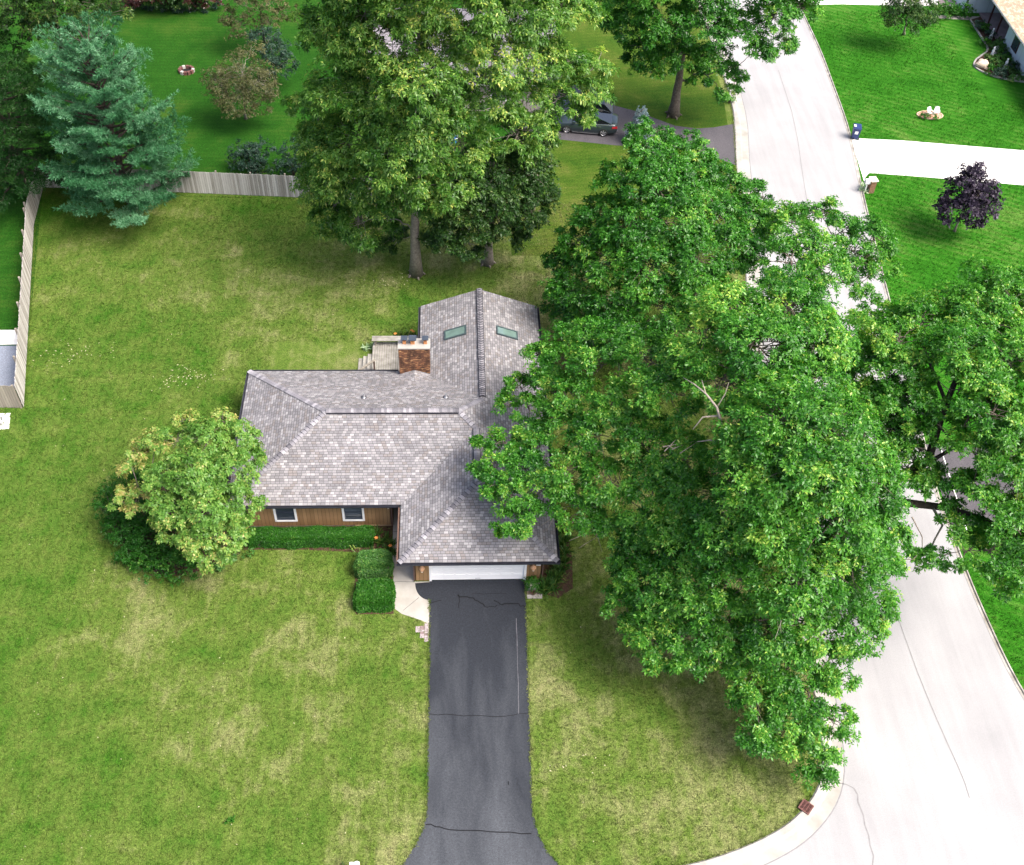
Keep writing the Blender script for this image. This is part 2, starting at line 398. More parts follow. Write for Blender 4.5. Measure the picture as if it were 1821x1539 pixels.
OAK = [(0.0, (0.009, 0.060, 0.006)), (0.35, (0.032, 0.158, 0.012)), (0.65, (0.078, 0.260, 0.024)), (0.88, (0.165, 0.39, 0.046)), (1.0, (0.36, 0.50, 0.08))]
L_OAK = leafmat('oak_leaves', OAK, 0.42, 0.025)
L_MAPLE = leafmat('yellowing_leaves', [(0.0, (0.018, 0.070, 0.009)), (0.35, (0.055, 0.162, 0.020)), (0.65, (0.115, 0.245, 0.036)), (0.88, (0.26, 0.40, 0.075)), (1.0, (0.48, 0.52, 0.11))], 0.42, 0.02)
L_DARK = leafmat('dark_leaves', [(0.0, (0.008, 0.030, 0.006)), (0.5, (0.024, 0.072, 0.013)), (0.9, (0.060, 0.125, 0.022)), (1.0, (0.13, 0.18, 0.04))], 0.3, 0.02)
L_PINE = leafmat('blue_green_needles', [(0.0, (0.016, 0.072, 0.025)), (0.5, (0.046, 0.162, 0.066)), (1.0, (0.18, 0.36, 0.21))], 0.28, 0.015)
L_SPRUCE = leafmat('dark_needles', [(0.0, (0.005, 0.024, 0.005)), (0.5, (0.013, 0.054, 0.010)), (1.0, (0.040, 0.105, 0.020))], 0.2, 0.012)
L_BLUE = leafmat('silver_blue_needles', [(0.0, (0.10, 0.15, 0.17)), (0.5, (0.20, 0.28, 0.31)), (1.0, (0.38, 0.46, 0.50))], 0.1, 0.03)
L_LIME = leafmat('lime_leaves', [(0.0, (0.050, 0.140, 0.018)), (0.35, (0.100, 0.235, 0.036)), (0.65, (0.175, 0.31, 0.056)), (0.88, (0.30, 0.36, 0.085)), (1.0, (0.42, 0.36, 0.12))], 0.38, 0.02)
L_PURPLE = leafmat('purple_leaves', [(0.0, (0.008, 0.006, 0.011)), (0.5, (0.024, 0.018, 0.032)), (0.9, (0.075, 0.060, 0.085)), (1.0, (0.15, 0.13, 0.16))], 0.08, 0.015)
L_BROWN = leafmat('olive_brown_leaves', [(0.0, (0.036, 0.042, 0.016)), (0.5, (0.080, 0.088, 0.034)), (1.0, (0.15, 0.145, 0.062))], 0.25, 0.015)
L_TEAL = leafmat('blue_green_leaves', [(0.0, (0.010, 0.028, 0.018)), (0.5, (0.024, 0.055, 0.036)), (1.0, (0.060, 0.11, 0.078))], 0.2, 0.015)
L_HEDGE = leafmat('hedge_leaves', [(0.0, (0.010, 0.058, 0.005)), (0.5, (0.022, 0.105, 0.009)), (0.9, (0.055, 0.175, 0.020)), (1.0, (0.12, 0.25, 0.04))], 0.25, 0.015)
L_BOX = leafmat('boxwood_leaves', [(0.0, (0.020, 0.075, 0.012)), (0.5, (0.048, 0.145, 0.026)), (0.9, (0.10, 0.23, 0.048)), (1.0, (0.22, 0.30, 0.07))], 0.25, 0.02)
L_LILY = leafmat('strap_leaves', [(0.0, (0.016, 0.060, 0.010)), (0.5, (0.040, 0.105, 0.018)), (0.9, (0.12, 0.16, 0.03)), (1.0, (0.26, 0.22, 0.07))], 0.25, 0.015)
L_PALE = leafmat('variegated_leaves', [(0.0, (0.12, 0.24, 0.08)), (0.5, (0.32, 0.45, 0.24)), (1.0, (0.65, 0.72, 0.55))], 0.25, 0.05)
L_RED = leafmat('dark_red_leaves', [(0.0, (0.02, 0.006, 0.006)), (0.6, (0.06, 0.016, 0.014)), (1.0, (0.12, 0.04, 0.03))], 0.2, 0.04)
M_ORANGE = speck('orange_petals', (0.55, 0.17, 0.03), (0.70, 0.30, 0.08), 20, 0.7)
M_WHITEPET = speck('white_petals', (0.7, 0.68, 0.62), (0.8, 0.79, 0.75), 20, 0.7)

# ------------------------------------------------------------------ ground, roads, drives
def smooth(pts, n=6):
    """Catmull-Rom through 2-D points"""
    P = [np.array(p[:2], float) for p in pts]; P = [2 * P[0] - P[1]] + P + [2 * P[-1] - P[-2]]
    out = []
    for i in range(1, len(P) - 2):
        for k in range(n):
            t = k / n
            out.append(0.5 * ((2 * P[i]) + (-P[i - 1] + P[i + 1]) * t + (2 * P[i - 1] - 5 * P[i] + 4 * P[i + 1] - P[i + 2]) * t * t + (-P[i - 1] + 3 * P[i] - 3 * P[i + 1] + P[i + 2]) * t ** 3))
    out.append(P[-2]); return [tuple(p) for p in out]

def flat(name, pts, z, mat, cracks=(), crackmat=None, depth=0.0):
    mb = MB(); mb.face([(p[0], p[1], z) for p in pts])
    mats = [mat]
    if cracks:
        mats.append(crackmat)
        for wd, line in cracks:
            pl = [Vector((p[0], p[1], 0)) for p in line]
            for a, b2 in zip(pl, pl[1:]):
                s = (b2 - a).normalized().cross(Vector((0, 0, 1))) * wd / 2
                zz = z + 0.004
                mb.face([(q.x, q.y, zz) for q in (a - s, b2 - s, b2 + s, a + s)], 1)
    o = mb.build(name, mats)
    # make sure it faces up
    me = o.data
    if me.polygons[0].normal.z < 0: me.flip_normals()
    return tag(o, kind='structure')

def jag(a, b, n, amp):
    a = np.array(a[:2], float); b = np.array(b[:2], float); d = b - a; nn = np.array([-d[1], d[0]]) / (np.linalg.norm(d) + 1e-9)
    return [tuple(a + d * k / n + nn * (0 if k in (0, n) else rng.normal() * amp)) for k in range(n + 1)]

flat('lawn', [(-400, -200), (400, -200), (400, 600), (-400, 600)], 0.0, M_LAWN)
# kerb lines of the street, left (near) side and right (far) side
LEFT = smooth([(22.2, 100), (22.7, 79), (21.5, 68.4), (20.2, 58), (18.8, 50), (17.9, 42), (17.6, 34), (17.5, 27), (17.35, 23.5), (16.83, 20.8), (15.5, 19.1), (13.5, 17.9), (10.35, 16.9), (6.8, 16.5)], 5)
RIGHT = smooth([(29.0, 110), (31.1, 98), (31.55, 88), (31.35, 80.5), (30.9, 72.6), (29.75, 63.6), (28.3, 50), (27.2, 40), (26.9, 35.4), (26.95, 29.5), (27.5, 24.3), (29.2, 20), (33, 15.5), (40, 12)], 5)
def shift(line, dx):
    out = []
    for i, p in enumerate(line):
        a = np.array(line[max(i - 1, 0)]); b2 = np.array(line[min(i + 1, len(line) - 1)]); d_ = (b2 - a) / np.linalg.norm(b2 - a)
        out.append((p[0] + d_[1] * dx, p[1] - d_[0] * dx))
    return out
road_pts = LEFT + [(4.4, 16.5), (-2.4, 16.5), (-60, 16.5), (-60, 7), (60, 7), (60, 10)] + RIGHT[::-1]
rc = [(0.05, shift(LEFT, -0.79)), (0.03, shift(RIGHT, 0.06)), (0.05, jag(at(1478, 1388), at(1518, 1402), 3, .04)), (0.07, jag(at(1518, 1402), at(1535, 1450), 4, .06)), (0.06, jag(at(1535, 1450), at(1560, 1560), 6, .06))]  # first two: kerb joints with the gutter's shading line painted on as dark strips
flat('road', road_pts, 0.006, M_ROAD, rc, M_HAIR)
# the joint down the middle of the street and the cross joints
mid = [((a[0] * .47 + b[0] * .53), a[1]) for a, b in zip(LEFT[4:50:2], [(np.interp(p[1], [q[1] for q in RIGHT[::-1]], [q[0] for q in RIGHT[::-1]]), p[1]) for p in LEFT[4:50:2]])]
flat('road', [(mid[0][0], mid[0][1]), (mid[0][0] + .02, mid[0][1]), (mid[1][0] + .02, mid[1][1]), (mid[1][0], mid[1][1])], 0.0105, M_HAIR,
     [(0.035, mid)], M_HAIR)
RIGHT_OUT = [(x + .16, y) for x, y in RIGHT]
right_lawn = RIGHT_OUT + [(90, 9), (200, 9), (200, 260), (29, 260)]
flat('lawn', right_lawn, 0.004, M_LAWN_R)
# rear gardens beyond the plank fence, and the strip by the side street
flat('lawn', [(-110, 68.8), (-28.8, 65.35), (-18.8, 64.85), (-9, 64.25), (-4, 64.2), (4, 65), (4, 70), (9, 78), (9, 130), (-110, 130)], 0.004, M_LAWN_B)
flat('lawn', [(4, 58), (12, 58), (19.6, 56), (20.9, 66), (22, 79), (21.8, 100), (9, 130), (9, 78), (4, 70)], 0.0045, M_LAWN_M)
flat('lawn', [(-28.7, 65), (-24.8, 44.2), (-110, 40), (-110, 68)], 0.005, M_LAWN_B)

def kerb(line, side, wd=0.42, name='kerb', gaps=(), mat=None):
    """gutter pan with a low rounded kerb; side=+1: kerb top lies to the left of the walking direction"""
    prof = [(0.0, 0.009), (wd * .62, 0.012), (wd * .74, 0.05), (wd * .84, 0.085), (wd * 1.18, 0.09), (wd * 1.28, 0.0)]
    mb = MB(); rows = []
    for i, p in enumerate(line):
        a = Vector((*line[max(i - 1, 0)], 0)); b2 = Vector((*line[min(i + 1, len(line) - 1)], 0))
        nrm = (b2 - a).normalized().cross(Vector((0, 0, 1))) * (-side)
        low = any(g0 <= p[1] <= g1 for g0, g1 in gaps)
        rows.append([(p[0] + nrm.x * u, p[1] + nrm.y * u, (min(z, 0.03) if low else z) if z > 0 else z) for u, z in prof])
    for r0, r1 in zip(rows, rows[1:]):
        for k in range(len(prof) - 1):
            q = [r0[k], r1[k], r1[k + 1], r0[k + 1]]
            if side < 0: q = q[::-1]
            mb.face(q)
    return tag(mb.build(name, [mat or M_CURB], smooth=False), kind='structure')
# LEFT runs towards the camera: the lawn is on its right-hand side seen walking that way
kerb(shift(LEFT, -0.75), -1, 0.78, 'kerb', gaps=((64, 75),))
kerb(shift(RIGHT, 0.03), 1, 0.17, 'kerb', gaps=((66.5, 73), (35, 41)), mat=M_KERB2)

# the house's own asphalt drive, its half-round apron, and the concrete walk
dr = [(-1.22, 31.80), (-1.22, 30.86), (-1.24, 22.4), (-1.24, 19.6), (-1.42, 18.8), (-1.75, 18.1), (-2.25, 17.3), (-2.7, 16.6), (5.0, 16.6), (4.5, 17.1), (3.95, 17.8), (3.6, 18.6), (3.42, 19.6), (3.47, 22.3), (3.66, 30.6), (3.66, 31.80)]
hr = [(-1.23, 31.67)] + [(-1.23 - .74 * math.cos(a), 31.62 - 1.02 * math.sin(a)) for a in np.linspace(0, math.pi / 2, 12)]
dr = dr[:1] + hr + dr[2:]
cr = [(0.047, jag(at(757, 1467), at(800, 1476), 5, .04)), (0.047, jag(at(800, 1476), at(945, 1483), 8, .03)),
      (0.034, jag(at(763, 1270), at(900, 1274), 9, .03)), (0.027, jag(at(900, 1274), at(942, 1268), 4, .03)),
      (0.068, jag(at(814, 1058), at(818, 1063), 2, .02)), (0.041, jag(at(816, 1058), at(816, 1082), 4, .04)), (0.068, jag(at(818, 1062), at(842, 1064), 4, .04)),
      (0.068, jag(at(842, 1064), at(862, 1079), 5, .05)), (0.041, jag(at(862, 1079), at(884, 1077), 5, .05)), (0.054, jag(at(878, 1068), at(893, 1076), 4, .04)),
      (0.068, jag(at(893, 1076), at(918, 1074), 5, .04)), (0.054, jag(at(918, 1074), at(934, 1080), 4, .05)), (0.020, jag(at(840, 1056), at(900, 1056), 6, .02)),
      (0.041, jag(at(763, 1073), at(785, 1068), 4, .03)), (0.16, [tuple(at(903, 1393)[:2]), tuple(at(905, 1393)[:2])])]
flat('driveway', dr, 0.010, M_DRIVE, cr, M_TAR)
mbm = [(0.022, jag(at(918, 1100), at(921, 1200), 6, .015)), (0.03, jag(at(921, 1200), at(922, 1270), 5, .015))]
flat('driveway', [tuple(at(917.5, 1100)[:2]), tuple(at(918.5, 1100)[:2]), tuple(at(920.5, 1150)[:2]), tuple(at(919.5, 1150)[:2])], 0.0145, M_WORN, mbm, M_WORN)
walk = [(-3.22, 36.6), (-3.20, 33.0), (-3.08, 31.8), (-2.98, 30.7), (-2.95, 30.1), (-2.6, 29.8), (-2.1, 29.6), (-1.6, 29.4), (-1.2, 29.15), (-1.2, 31.72), (-2.05, 31.72), (-2.05, 36.6)]
wj = [(0.03, [(-3.1, 31.75), (-2.0, 31.7)]), (0.03, [tuple(at(717, 1086)[:2]), tuple(at(745, 1063)[:2])]), (0.03, [(-3.2, 33.3), (-2.1, 33.3)]), (0.03, [(-3.2, 34.9), (-2.1, 34.9)])]
flat('path', walk, 0.006, M_WALK, wj, M_JOINT)

# far drives
fd = [tuple(at(*p)[:2]) for p in ((1513, 246), (1600, 250), (1821, 268))] + [(60, 69.5), (60, 65), tuple(at(1821, 330)[:2]), tuple(at(1640, 315)[:2]), tuple(at(1546, 308)[:2]), (30.75, 67.3), (30.55, 66.6)]
flat('driveway', fd, 0.0085, M_CONC, [(0.03, [tuple(at(1600, 251)[:2]), tuple(at(1612, 313)[:2])]), (0.03, [tuple(at(1682, 257)[:2]), tuple(at(1700, 320)[:2])])], M_HAIR)
flat('driveway', [tuple(at(*p)[:2]) for p in ((1425, 9), (1500, 8), (1600, 10.5), (1668, 11), (1668, -30), (1400, -30))], 0.0085, M_CONC)
flat('path', [tuple(at(*p)[:2]) for p in ((1653, 24), (1668, 33), (1725, 36), (1752, 40), (1756, 30), (1700, 29), (1670, 27))], 0.0085, M_WALK)
flat('patio', [tuple(at(*p)[:2]) for p in ((1668, 0), (1718, 0), (1718, 12), (1672, 11))], 0.0086, speck('patio_pavers', (0.24, 0.18, 0.18), (0.36, 0.29, 0.29), 2.2, 0.9))
nd = [(1313, 296), (1240, 268), (1190, 262), (1095, 259), (1000, 249), (930, 247), (930, 170), (1085, 186), (1130, 198), (1200, 224), (1240, 229), (1270, 227), (1309, 220)]
flat('driveway', [tuple(at(*p)[:2]) for p in nd], 0.0085, M_DRIVE2)
flat('driveway', [(27.2, 34.9), (28.6, 35.0), (60, 36.5), (60, 41.5), (30, 40.6), (27.4, 40.9)], 0.0085, M_DRIVE2, [(0.06, [(27.9, 34.6), (28.3, 41)])], M_CONC)
flat('driveway', [(-25.25, 45.6), (-25.9, 48.9), (-25.95, 49.2), (-60, 49.2), (-60, 45.3)], 0.0095, M_PAD)
flat('path', [(-26.0, 49.3), (-26.3, 50.6), (-60, 50.4), (-60, 49.3)], 0.0095, M_CONC)
flat('path', [tuple(at(*p)[:2]) for p in ((19, 735), (16, 763), (-60, 768), (-60, 738))], 0.0095, M_CONC, [(0.12, [tuple(at(2, 742)[:2]), tuple(at(3, 748)[:2])]), (0.1, [tuple(at(1, 752)[:2]), tuple(at(2, 757)[:2])])], M_HAIR)

def soil(pts, z=0.012): return flat('soil', [tuple(p[:2]) for p in pts], z, M_SOIL)
soil([(-10.9, 35.4), (-10.9, 33.82), (-8, 33.8), (-5, 33.6), (-5.05, 31.5), (-4.9, 29.8), (-3.0, 29.8), (-3.15, 32), (-3.22, 35.35)])
soil([(4.0, 31.72), (4.55, 30.9), (5.3, 30.6), (6.1, 31.2), (6.2, 33), (6.0, 36), (4.5, 36)])
soil(smooth([at(225, 880), at(215, 950), at(245, 1005), at(300, 1025), at(370, 1010), at(420, 975), at(440, 930), at(400, 870), at(300, 860), at(225, 880)], 4))
soil(smooth([at(1725, 36), at(1740, 60), at(1756, 88), at(1745, 100), at(1735, 108), at(1732, 118), at(1745, 128), at(1775, 139), at(1821, 146)], 4) + [(50, 81.5), (48.1, 92.5)])

# scattered clover heads, dry leaves and bits on the grass
def litter():
    mb = MB()
    for _ in range(420):
        x = rng.uniform(-24, 12); y = rng.uniform(17.5, 60)
        if -12 < x < 5.5 and 29 < y < 50: continue
        if -2.6 < x < 5 and y < 32: continue
        r = rng.uniform(.015, .05); a = rng.uniform(0, 3.1)
        mb.face([(x + r * math.cos(a + k * math.pi / 2) * (1 if k % 2 else .5), y + r * math.sin(a + k * math.pi / 2) * (1 if k % 2 else .5), .03 + .02 * rng.random()) for k in range(4)])
    for cx_, cy_, n_ in ((at(330, 672)[0], at(330, 672)[1], 70), (at(130, 628)[0], at(130, 628)[1], 45), (at(690, 505)[0], at(690, 505)[1], 40), (at(1010, 1355)[0], at(1010, 1355)[1], 12)):
        for _ in range(n_):
            x = cx_ + rng.normal() * 1.1; y = cy_ + rng.normal() * .6
            r = rng.uniform(.03, .08); a = rng.uniform(0, 3.1)
            mb.face([(x + r * math.cos(a + k * math.pi / 2) * (1 if k % 2 else .4), y + r * math.sin(a + k * math.pi / 2) * (1 if k % 2 else .4), .03 + .02 * rng.random()) for k in range(4)])
    o = mb.build('leaf_litter', speck('dry_bits', (0.34, 0.32, 0.17), (0.50, 0.46, 0.32), 3))
    tag(o, 'pale clover heads and dry leaf bits strewn over the grass', 'leaf litter', kind='stuff')
litter()

def inside(poly, X, Y):
    r = np.zeros(len(X), bool); n = len(poly)
    for i in range(n):
        x0, y0 = poly[i]; x1, y1 = poly[(i + 1) % n]
        c = ((y0 > Y) != (y1 > Y)) & (X < (x1 - x0) * (Y - y0) / (y1 - y0 + 1e-12) + x0); r ^= c
    return r
def grass(name, label, mat, n, box_, keep, size, edges=()):
    """short tufts of real blades standing on the turf"""
    X = rng.uniform(box_[0], box_[1], n); Y = rng.uniform(box_[2], box_[3], n); k = keep(X, Y); X, Y = X[k], Y[k]
    for line, per_m in edges:
        for a, b2 in zip(line, line[1:]):
            m_ = int(math.hypot(b2[0] - a[0], b2[1] - a[1]) * per_m); t = rng.random(m_)
            X = np.append(X, a[0] + (b2[0] - a[0]) * t + rng.normal(0, .025, m_)); Y = np.append(Y, a[1] + (b2[1] - a[1]) * t + rng.normal(0, .025, m_))
    P = np.stack([X, Y, np.full(len(X), .004)], 1); nb = 4; n = len(P)
    az = rng.uniform(0, 2 * np.pi, (n, nb)); tl = rng.uniform(.2, 1.2, (n, nb)); L = size * rng.uniform(.6, 1.4, (n, nb))
    D = np.stack([np.cos(az) * np.sin(tl), np.sin(az) * np.sin(tl), np.cos(tl)], -1); Sd = np.stack([-np.sin(az), np.cos(az), np.zeros_like(az)], -1)
    B = P[:, None] + np.stack([np.cos(az), np.sin(az), np.zeros_like(az)], -1) * .02
    w_ = (L * .14)[..., None]; tip = B + D * L[..., None]
    V = np.stack([B - Sd * w_, B + Sd * w_, tip + Sd * w_ * .25, tip - Sd * w_ * .25], 2).reshape(-1, 3)
    nf = n * nb; me = bpy.data.meshes.new(name)
    me.vertices.add(nf * 4); me.vertices.foreach_set('co', V.astype(np.float32).ravel())
    me.loops.add(nf * 4); me.loops.foreach_set('vertex_index', np.arange(nf * 4, dtype=np.int32))
    me.polygons.add(nf); me.polygons.foreach_set('loop_start', np.arange(0, nf * 4, 4, dtype=np.int32))
    me.materials.append(mat); me.update(calc_edges=True)
    tag(link(bpy.data.objects.new(name, me)), label, 'grass', kind='stuff')
def own_lawn(X, Y):
    k = ~inside(dr, X, Y) & ~inside(walk, X, Y) & ~inside(road_pts, X, Y) & ~((X > -11) & (X < 4.7) & (Y > 35.2) & (Y < 49.5)) & ~((X > -2.1) & (X < 4.6) & (Y > 31.7) & (Y < 49.5))
    lx = np.interp(Y, [q[1] for q in LEFT[::-1]], [q[0] for q in LEFT[::-1]]); k &= X < lx - .27
    fx = np.interp(Y, [44.05, 61.08, 65.3], [-24.6, -28.25, -28.7]); k &= (X > fx) | (Y < 43.9)
    return k
grass('grass', 'short dry green grass of the yard round the brown house', M_LAWN, 150000, (-30, 21, 16.6, 64.1), own_lawn, .085,
      [(dr[12:], 26), ([(-1.22, 29.1), (-1.24, 22.4), (-1.24, 19.6), (-1.75, 18.1)], 26), (shift(LEFT, 0.29), 24), ([(-24.6, 44.0), (-28.2, 61)], 25), ([(-28.6, 64.7), (-5, 64)], 20)])
def far_lawn(X, Y):
    rx = np.interp(Y, [q[1] for q in RIGHT[::-1]], [q[0] for q in RIGHT[::-1]])
    return (X > rx + .2) & ~inside(fd, X, Y) & ~((Y > 34.5) & (Y < 41.8)) & ~((X > 44) & (Y > 78))
grass('grass', 'lush green mown grass across the street', M_LAWN_R, 60000, (26, 52, 22, 93), far_lawn, .09)

# ------------------------------------------------------------------ the brown house
ZE, K = 2.6, 0.383
X0, X1, Y0, Y1 = -11.53, 5.14, 34.67, 44.38     # eaves of the main block
GX0, GY0 = -2.69, 31.05                          # garage wing
WX0, WY1 = -1.93, 49.92                          # rear wing
hm = (Y1 - Y0) / 2; hg = (X1 - GX0) / 2; hw = (X1 - WX0) / 2
house = thing('house', 'brown sided single storey house with grey shingled roof at the head of the dark driveway', 'house', (0, 38, 0))
HO = (0, 38, 0)
Z = lambda h: ZE + K * h
W_ = (X0 + hm, Y0 + hm, Z(hm)); Mm = (X1 - hm, Y0 + hm, Z(hm))
Fa = (GX0 + hg, GY0 + hg, Z(hg)); Fb = (GX0 + hg, Y0 + hg, Z(hg))
Ra = (WX0 + hw, WY1, Z(hw)); Rb = (WX0 + hw, Y1 - hw, Z(hw))
faces = {
 'south': ([(X0, Y0, ZE), (GX0, Y0, ZE), Fb, Mm, W_], 'x', lambda p: p[1] - Y0),
 'west': ([(X0, Y1, ZE), (X0, Y0, ZE), W_], 'y', lambda p: p[0] - X0),
 'north': ([(WX0, Y1, ZE), (X0, Y1, ZE), W_, Mm, Rb], 'x', lambda p: Y1 - p[1]),
 'wingw': ([(WX0, WY1, ZE), (WX0, Y1, ZE), Rb, Ra], 'y', lambda p: p[0] - WX0),
 'east': ([(X1, GY0, ZE), (X1, WY1, ZE), Ra, Rb, Mm, Fb, Fa], 'y', lambda p: X1 - p[0]),
 'garw': ([(GX0, Y0, ZE), (GX0, GY0, ZE), Fa, Fb], 'y', lambda p: p[0] - GX0),
 'gars': ([(GX0, GY0, ZE), (X1, GY0, ZE), Fa], 'x', lambda p: p[1] - GY0)}
rm = MB(); kk = math.sqrt(1 + K * K)
for i, (pts, ax, fn) in enumerate(faces.values()):
    rm.face(pts, 0, [((p[0] if ax == 'x' else p[1]) + i * 13.1, fn(p) * kk) for p in pts])
edge = [(X0, Y0), (GX0, Y0), (GX0, GY0), (X1, GY0), (X1, WY1), (WX0, WY1), (WX0, Y1), (X0, Y1)]
for a, b2 in zip(edge, edge[1:] + edge[:1]):    # dark edge under the shingles
    if a[1] == b2[1] == WY1:
        apex = (Ra[0], WY1)
        for u, v_ in (((X1, WY1, ZE), Ra), (Ra, (WX0, WY1, ZE))):
            rm.face([(u[0], u[1], u[2] - .12), (v_[0], v_[1], v_[2] - .12), v_, u], 1)
        continue
    rm.face([(a[0], a[1], ZE - .1), (b2[0], b2[1], ZE - .1), (b2[0], b2[1], ZE), (a[0], a[1], ZE)], 1)
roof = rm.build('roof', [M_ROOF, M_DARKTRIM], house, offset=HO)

def ridgecaps(a, b, wid, drop_l, drop_r, raised=0.0, step=0.145):
    """cap shingles bent over a ridge or hip; drop = fall per metre on either side"""
    mb = MB(); a = Vector(a); b = Vector(b); L = (b - a).length; d_ = (b - a) / L
    h = Vector((d_.x, d_.y, 0)).normalized(); sd = Vector((-h.y, h.x, 0))
    n = int(L / step)
    for k in range(n):
        p0 = a + d_ * (k * L / n); p1 = a + d_ * ((k + 1.25) * L / n)
        up0 = Vector((0, 0, .065 + raised)); up1 = Vector((0, 0, .014 + raised))
        l0, l1 = p0 + sd * wid + Vector((0, 0, -drop_l * wid)), p1 + sd * wid + Vector((0, 0, -drop_l * wid))
        r0, r1 = p0 - sd * wid + Vector((0, 0, -drop_r * wid)), p1 - sd * wid + Vector((0, 0, -drop_r * wid))
        t_ = float(np.clip(rng.normal(.5, .25), 0, 1))
        mb.face([l0 + up0, p0 + up0, p1 + up1, l1 + up1][::-1], 0, None, t_); mb.face([p0 + up0, r0 + up0, r1 + up1, p1 + up1][::-1], 0, None, t_)
        mb.face([l0 + up0, l0 - up0 * .4, p0 - up0 * .4, p0 + up0], 1); mb.face([p0 + up0, p0 - up0 * .4, r0 - up0 * .4, r0 + up0], 1)
        if raised:
            for q0, q1, sg in ((l0, l1, 1), (r0, r1, -1)):
                o_ = sd * .035 * sg
                mb.face([q0 + up1 + o_, q1 + up1 + o_, q1 - Vector((0, 0, .01)) + o_, q0 - Vector((0, 0, .01)) + o_], 1)
                mb.face([q0 + up1, q1 + up1, q1 + up1 + o_, q0 + up1 + o_], 1)
    return mb
hd = K / math.sqrt(2) * 1.0
for a, b2, rs in ((W_, Mm, .05), (Fb, Fa, .05), ((Rb[0], Rb[1] + .2, Rb[2]), Ra, .05)):
    ridgecaps(a, b2, .16, K, K, rs).build('ridge_cap', [M_CAP, M_DARKTRIM], roof, offset=HO)
for a, b2 in (((X0, Y0, ZE), W_), ((X0, Y1, ZE), W_), (Mm, Rb), (Mm, Fb), ((GX0, GY0, ZE), Fa), ((X1, GY0, ZE), Fa)):
    if a[2] > b2[2]: a, b2 = b2, a
    ridgecaps(a, b2, .15, hd, hd, 0.0, .21).build('hip_cap', [M_CAP, M_DARKTRIM], roof, offset=HO)

def gutter(a, b, out):
    mb = MB(); a = Vector(a); b = Vector(b); o_ = Vector(out)
    prof = [(0.0, .0), (0.0, -.11), (.09, -.11), (.115, -.03), (.115, .005), (.10, .005), (.095, -.05), (.02, -.09), (.012, .0)]
    for (u0, z0), (u1, z1) in zip(prof, prof[1:]):
        mb.face([a + o_ * u0 + Vector((0, 0, z0)), b + o_ * u0 + Vector((0, 0, z0)), b + o_ * u1 + Vector((0, 0, z1)), a + o_ * u1 + Vector((0, 0, z1))])
    return mb
for a, b2, o_ in (((X0, Y0 - .004, ZE - .02), (GX0 - .12, Y0 - .004, ZE - .02), (0, -1, 0)), ((GX0 - .11, GY0 - .004, ZE - .02), (X1 + .11, GY0 - .004, ZE - .02), (0, -1, 0)),
                  ((X1 + .004, GY0, ZE - .02), (X1 + .004, WY1, ZE - .02), (1, 0, 0)), ((X0, Y1 + .004, ZE - .02), (-3.1, Y1 + .004, ZE - .02), (0, 1, 0)), ((WX0 - .004, Y1 + .1, ZE - .02), (WX0 - .004, WY1, ZE - .02), (-1, 0, 0)),
                  ((X0 - .004, Y0, ZE - .02), (X0 - .004, Y1, ZE - .02), (-1, 0, 0))):
    gutter(a, b2, o_).build('gutter', M_DARKTRIM, house, offset=HO)
gutter((GX0 - .004, GY0 + .02, ZE - .02), (GX0 - .004, Y0 - .13, ZE - .02), (-1, 0, 0)).build('gutter', M_BROWNTRIM, house, offset=HO)
so_ = MB()
so_.face([(X0, Y0, ZE - .13), (X0, Y1, ZE - .13), (X1, Y1, ZE - .13), (X1, Y0, ZE - .13)]); so_.face([(GX0, GY0, ZE - .131), (GX0, Y0, ZE - .131), (X1, Y0, ZE - .131), (X1, GY0, ZE - .131)]); so_.face([(WX0, Y1, ZE - .131), (WX0, WY1, ZE - .131), (X1, WY1, ZE - .131), (X1, Y1, ZE - .131)])
so_.build('soffit', M_BROWNTRIM, house, offset=HO)

ZT = ZE - .135
def wall(segs, z0, z1, mat=M_SIDING, thick=.12, openings=()):
    """wall panels; each seg (x0,y0,x1,y1)"""
    mb = MB()
    for x0, y0, x1, y1 in segs:
        dx, dy = x1 - x0, y1 - y0; L = math.hypot(dx, dy); nx, ny = -dy / L * thick, dx / L * thick
        mb.hexa([(x0, y0, z0), (x1, y1, z0), (x1 + nx, y1 + ny, z0), (x0 + nx, y0 + ny, z0), (x0, y0, z1), (x1, y1, z1), (x1 + nx, y1 + ny, z1), (x0 + nx, y0 + ny, z1)])
    return mb
wl, wr, ws, wn_ = -10.95, 4.55, 35.30, 43.76
gl, gf = -2.04, 31.75; rl, rn = -1.38, 49.45
mb = wall([(wl + .003, ws, -9.36, ws), (-8.19, ws, -5.82, ws), (-4.67, ws, -3.22, ws), (wr, gf, wr, rn), (wr, rn, rl, rn), (rl, rn, rl, wn_), (rl, wn_, wl, wn_), (wl, wn_, wl, ws)], .1, ZT)
mb2 = wall([(-9.36, ws, -8.19, ws), (-5.82, ws, -4.67, ws)], .1, .5); mb.v and None
for f_ in mb2.f: mb.face([mb2.v[i] for i in f_])
mb2 = wall([(-9.36, ws, -8.19, ws), (-5.82, ws, -4.67, ws)], 1.9, ZT)
for f_ in mb2.f: mb.face([mb2.v[i] for i in f_])
mb2 = wall([(gl + .003, gf, -1.24, gf), (3.70, gf, wr - .003, gf), (gl, 36.6, gl, gf), (-3.22, ws, -3.22, 36.6)], .05, ZT)
for f_ in mb2.f: mb.face([mb2.v[i] for i in f_])
mb2 = wall([(-1.24, gf, 3.70, gf)], 2.14, ZT)
for f_ in mb2.f: mb.face([mb2.v[i] for i in f_])
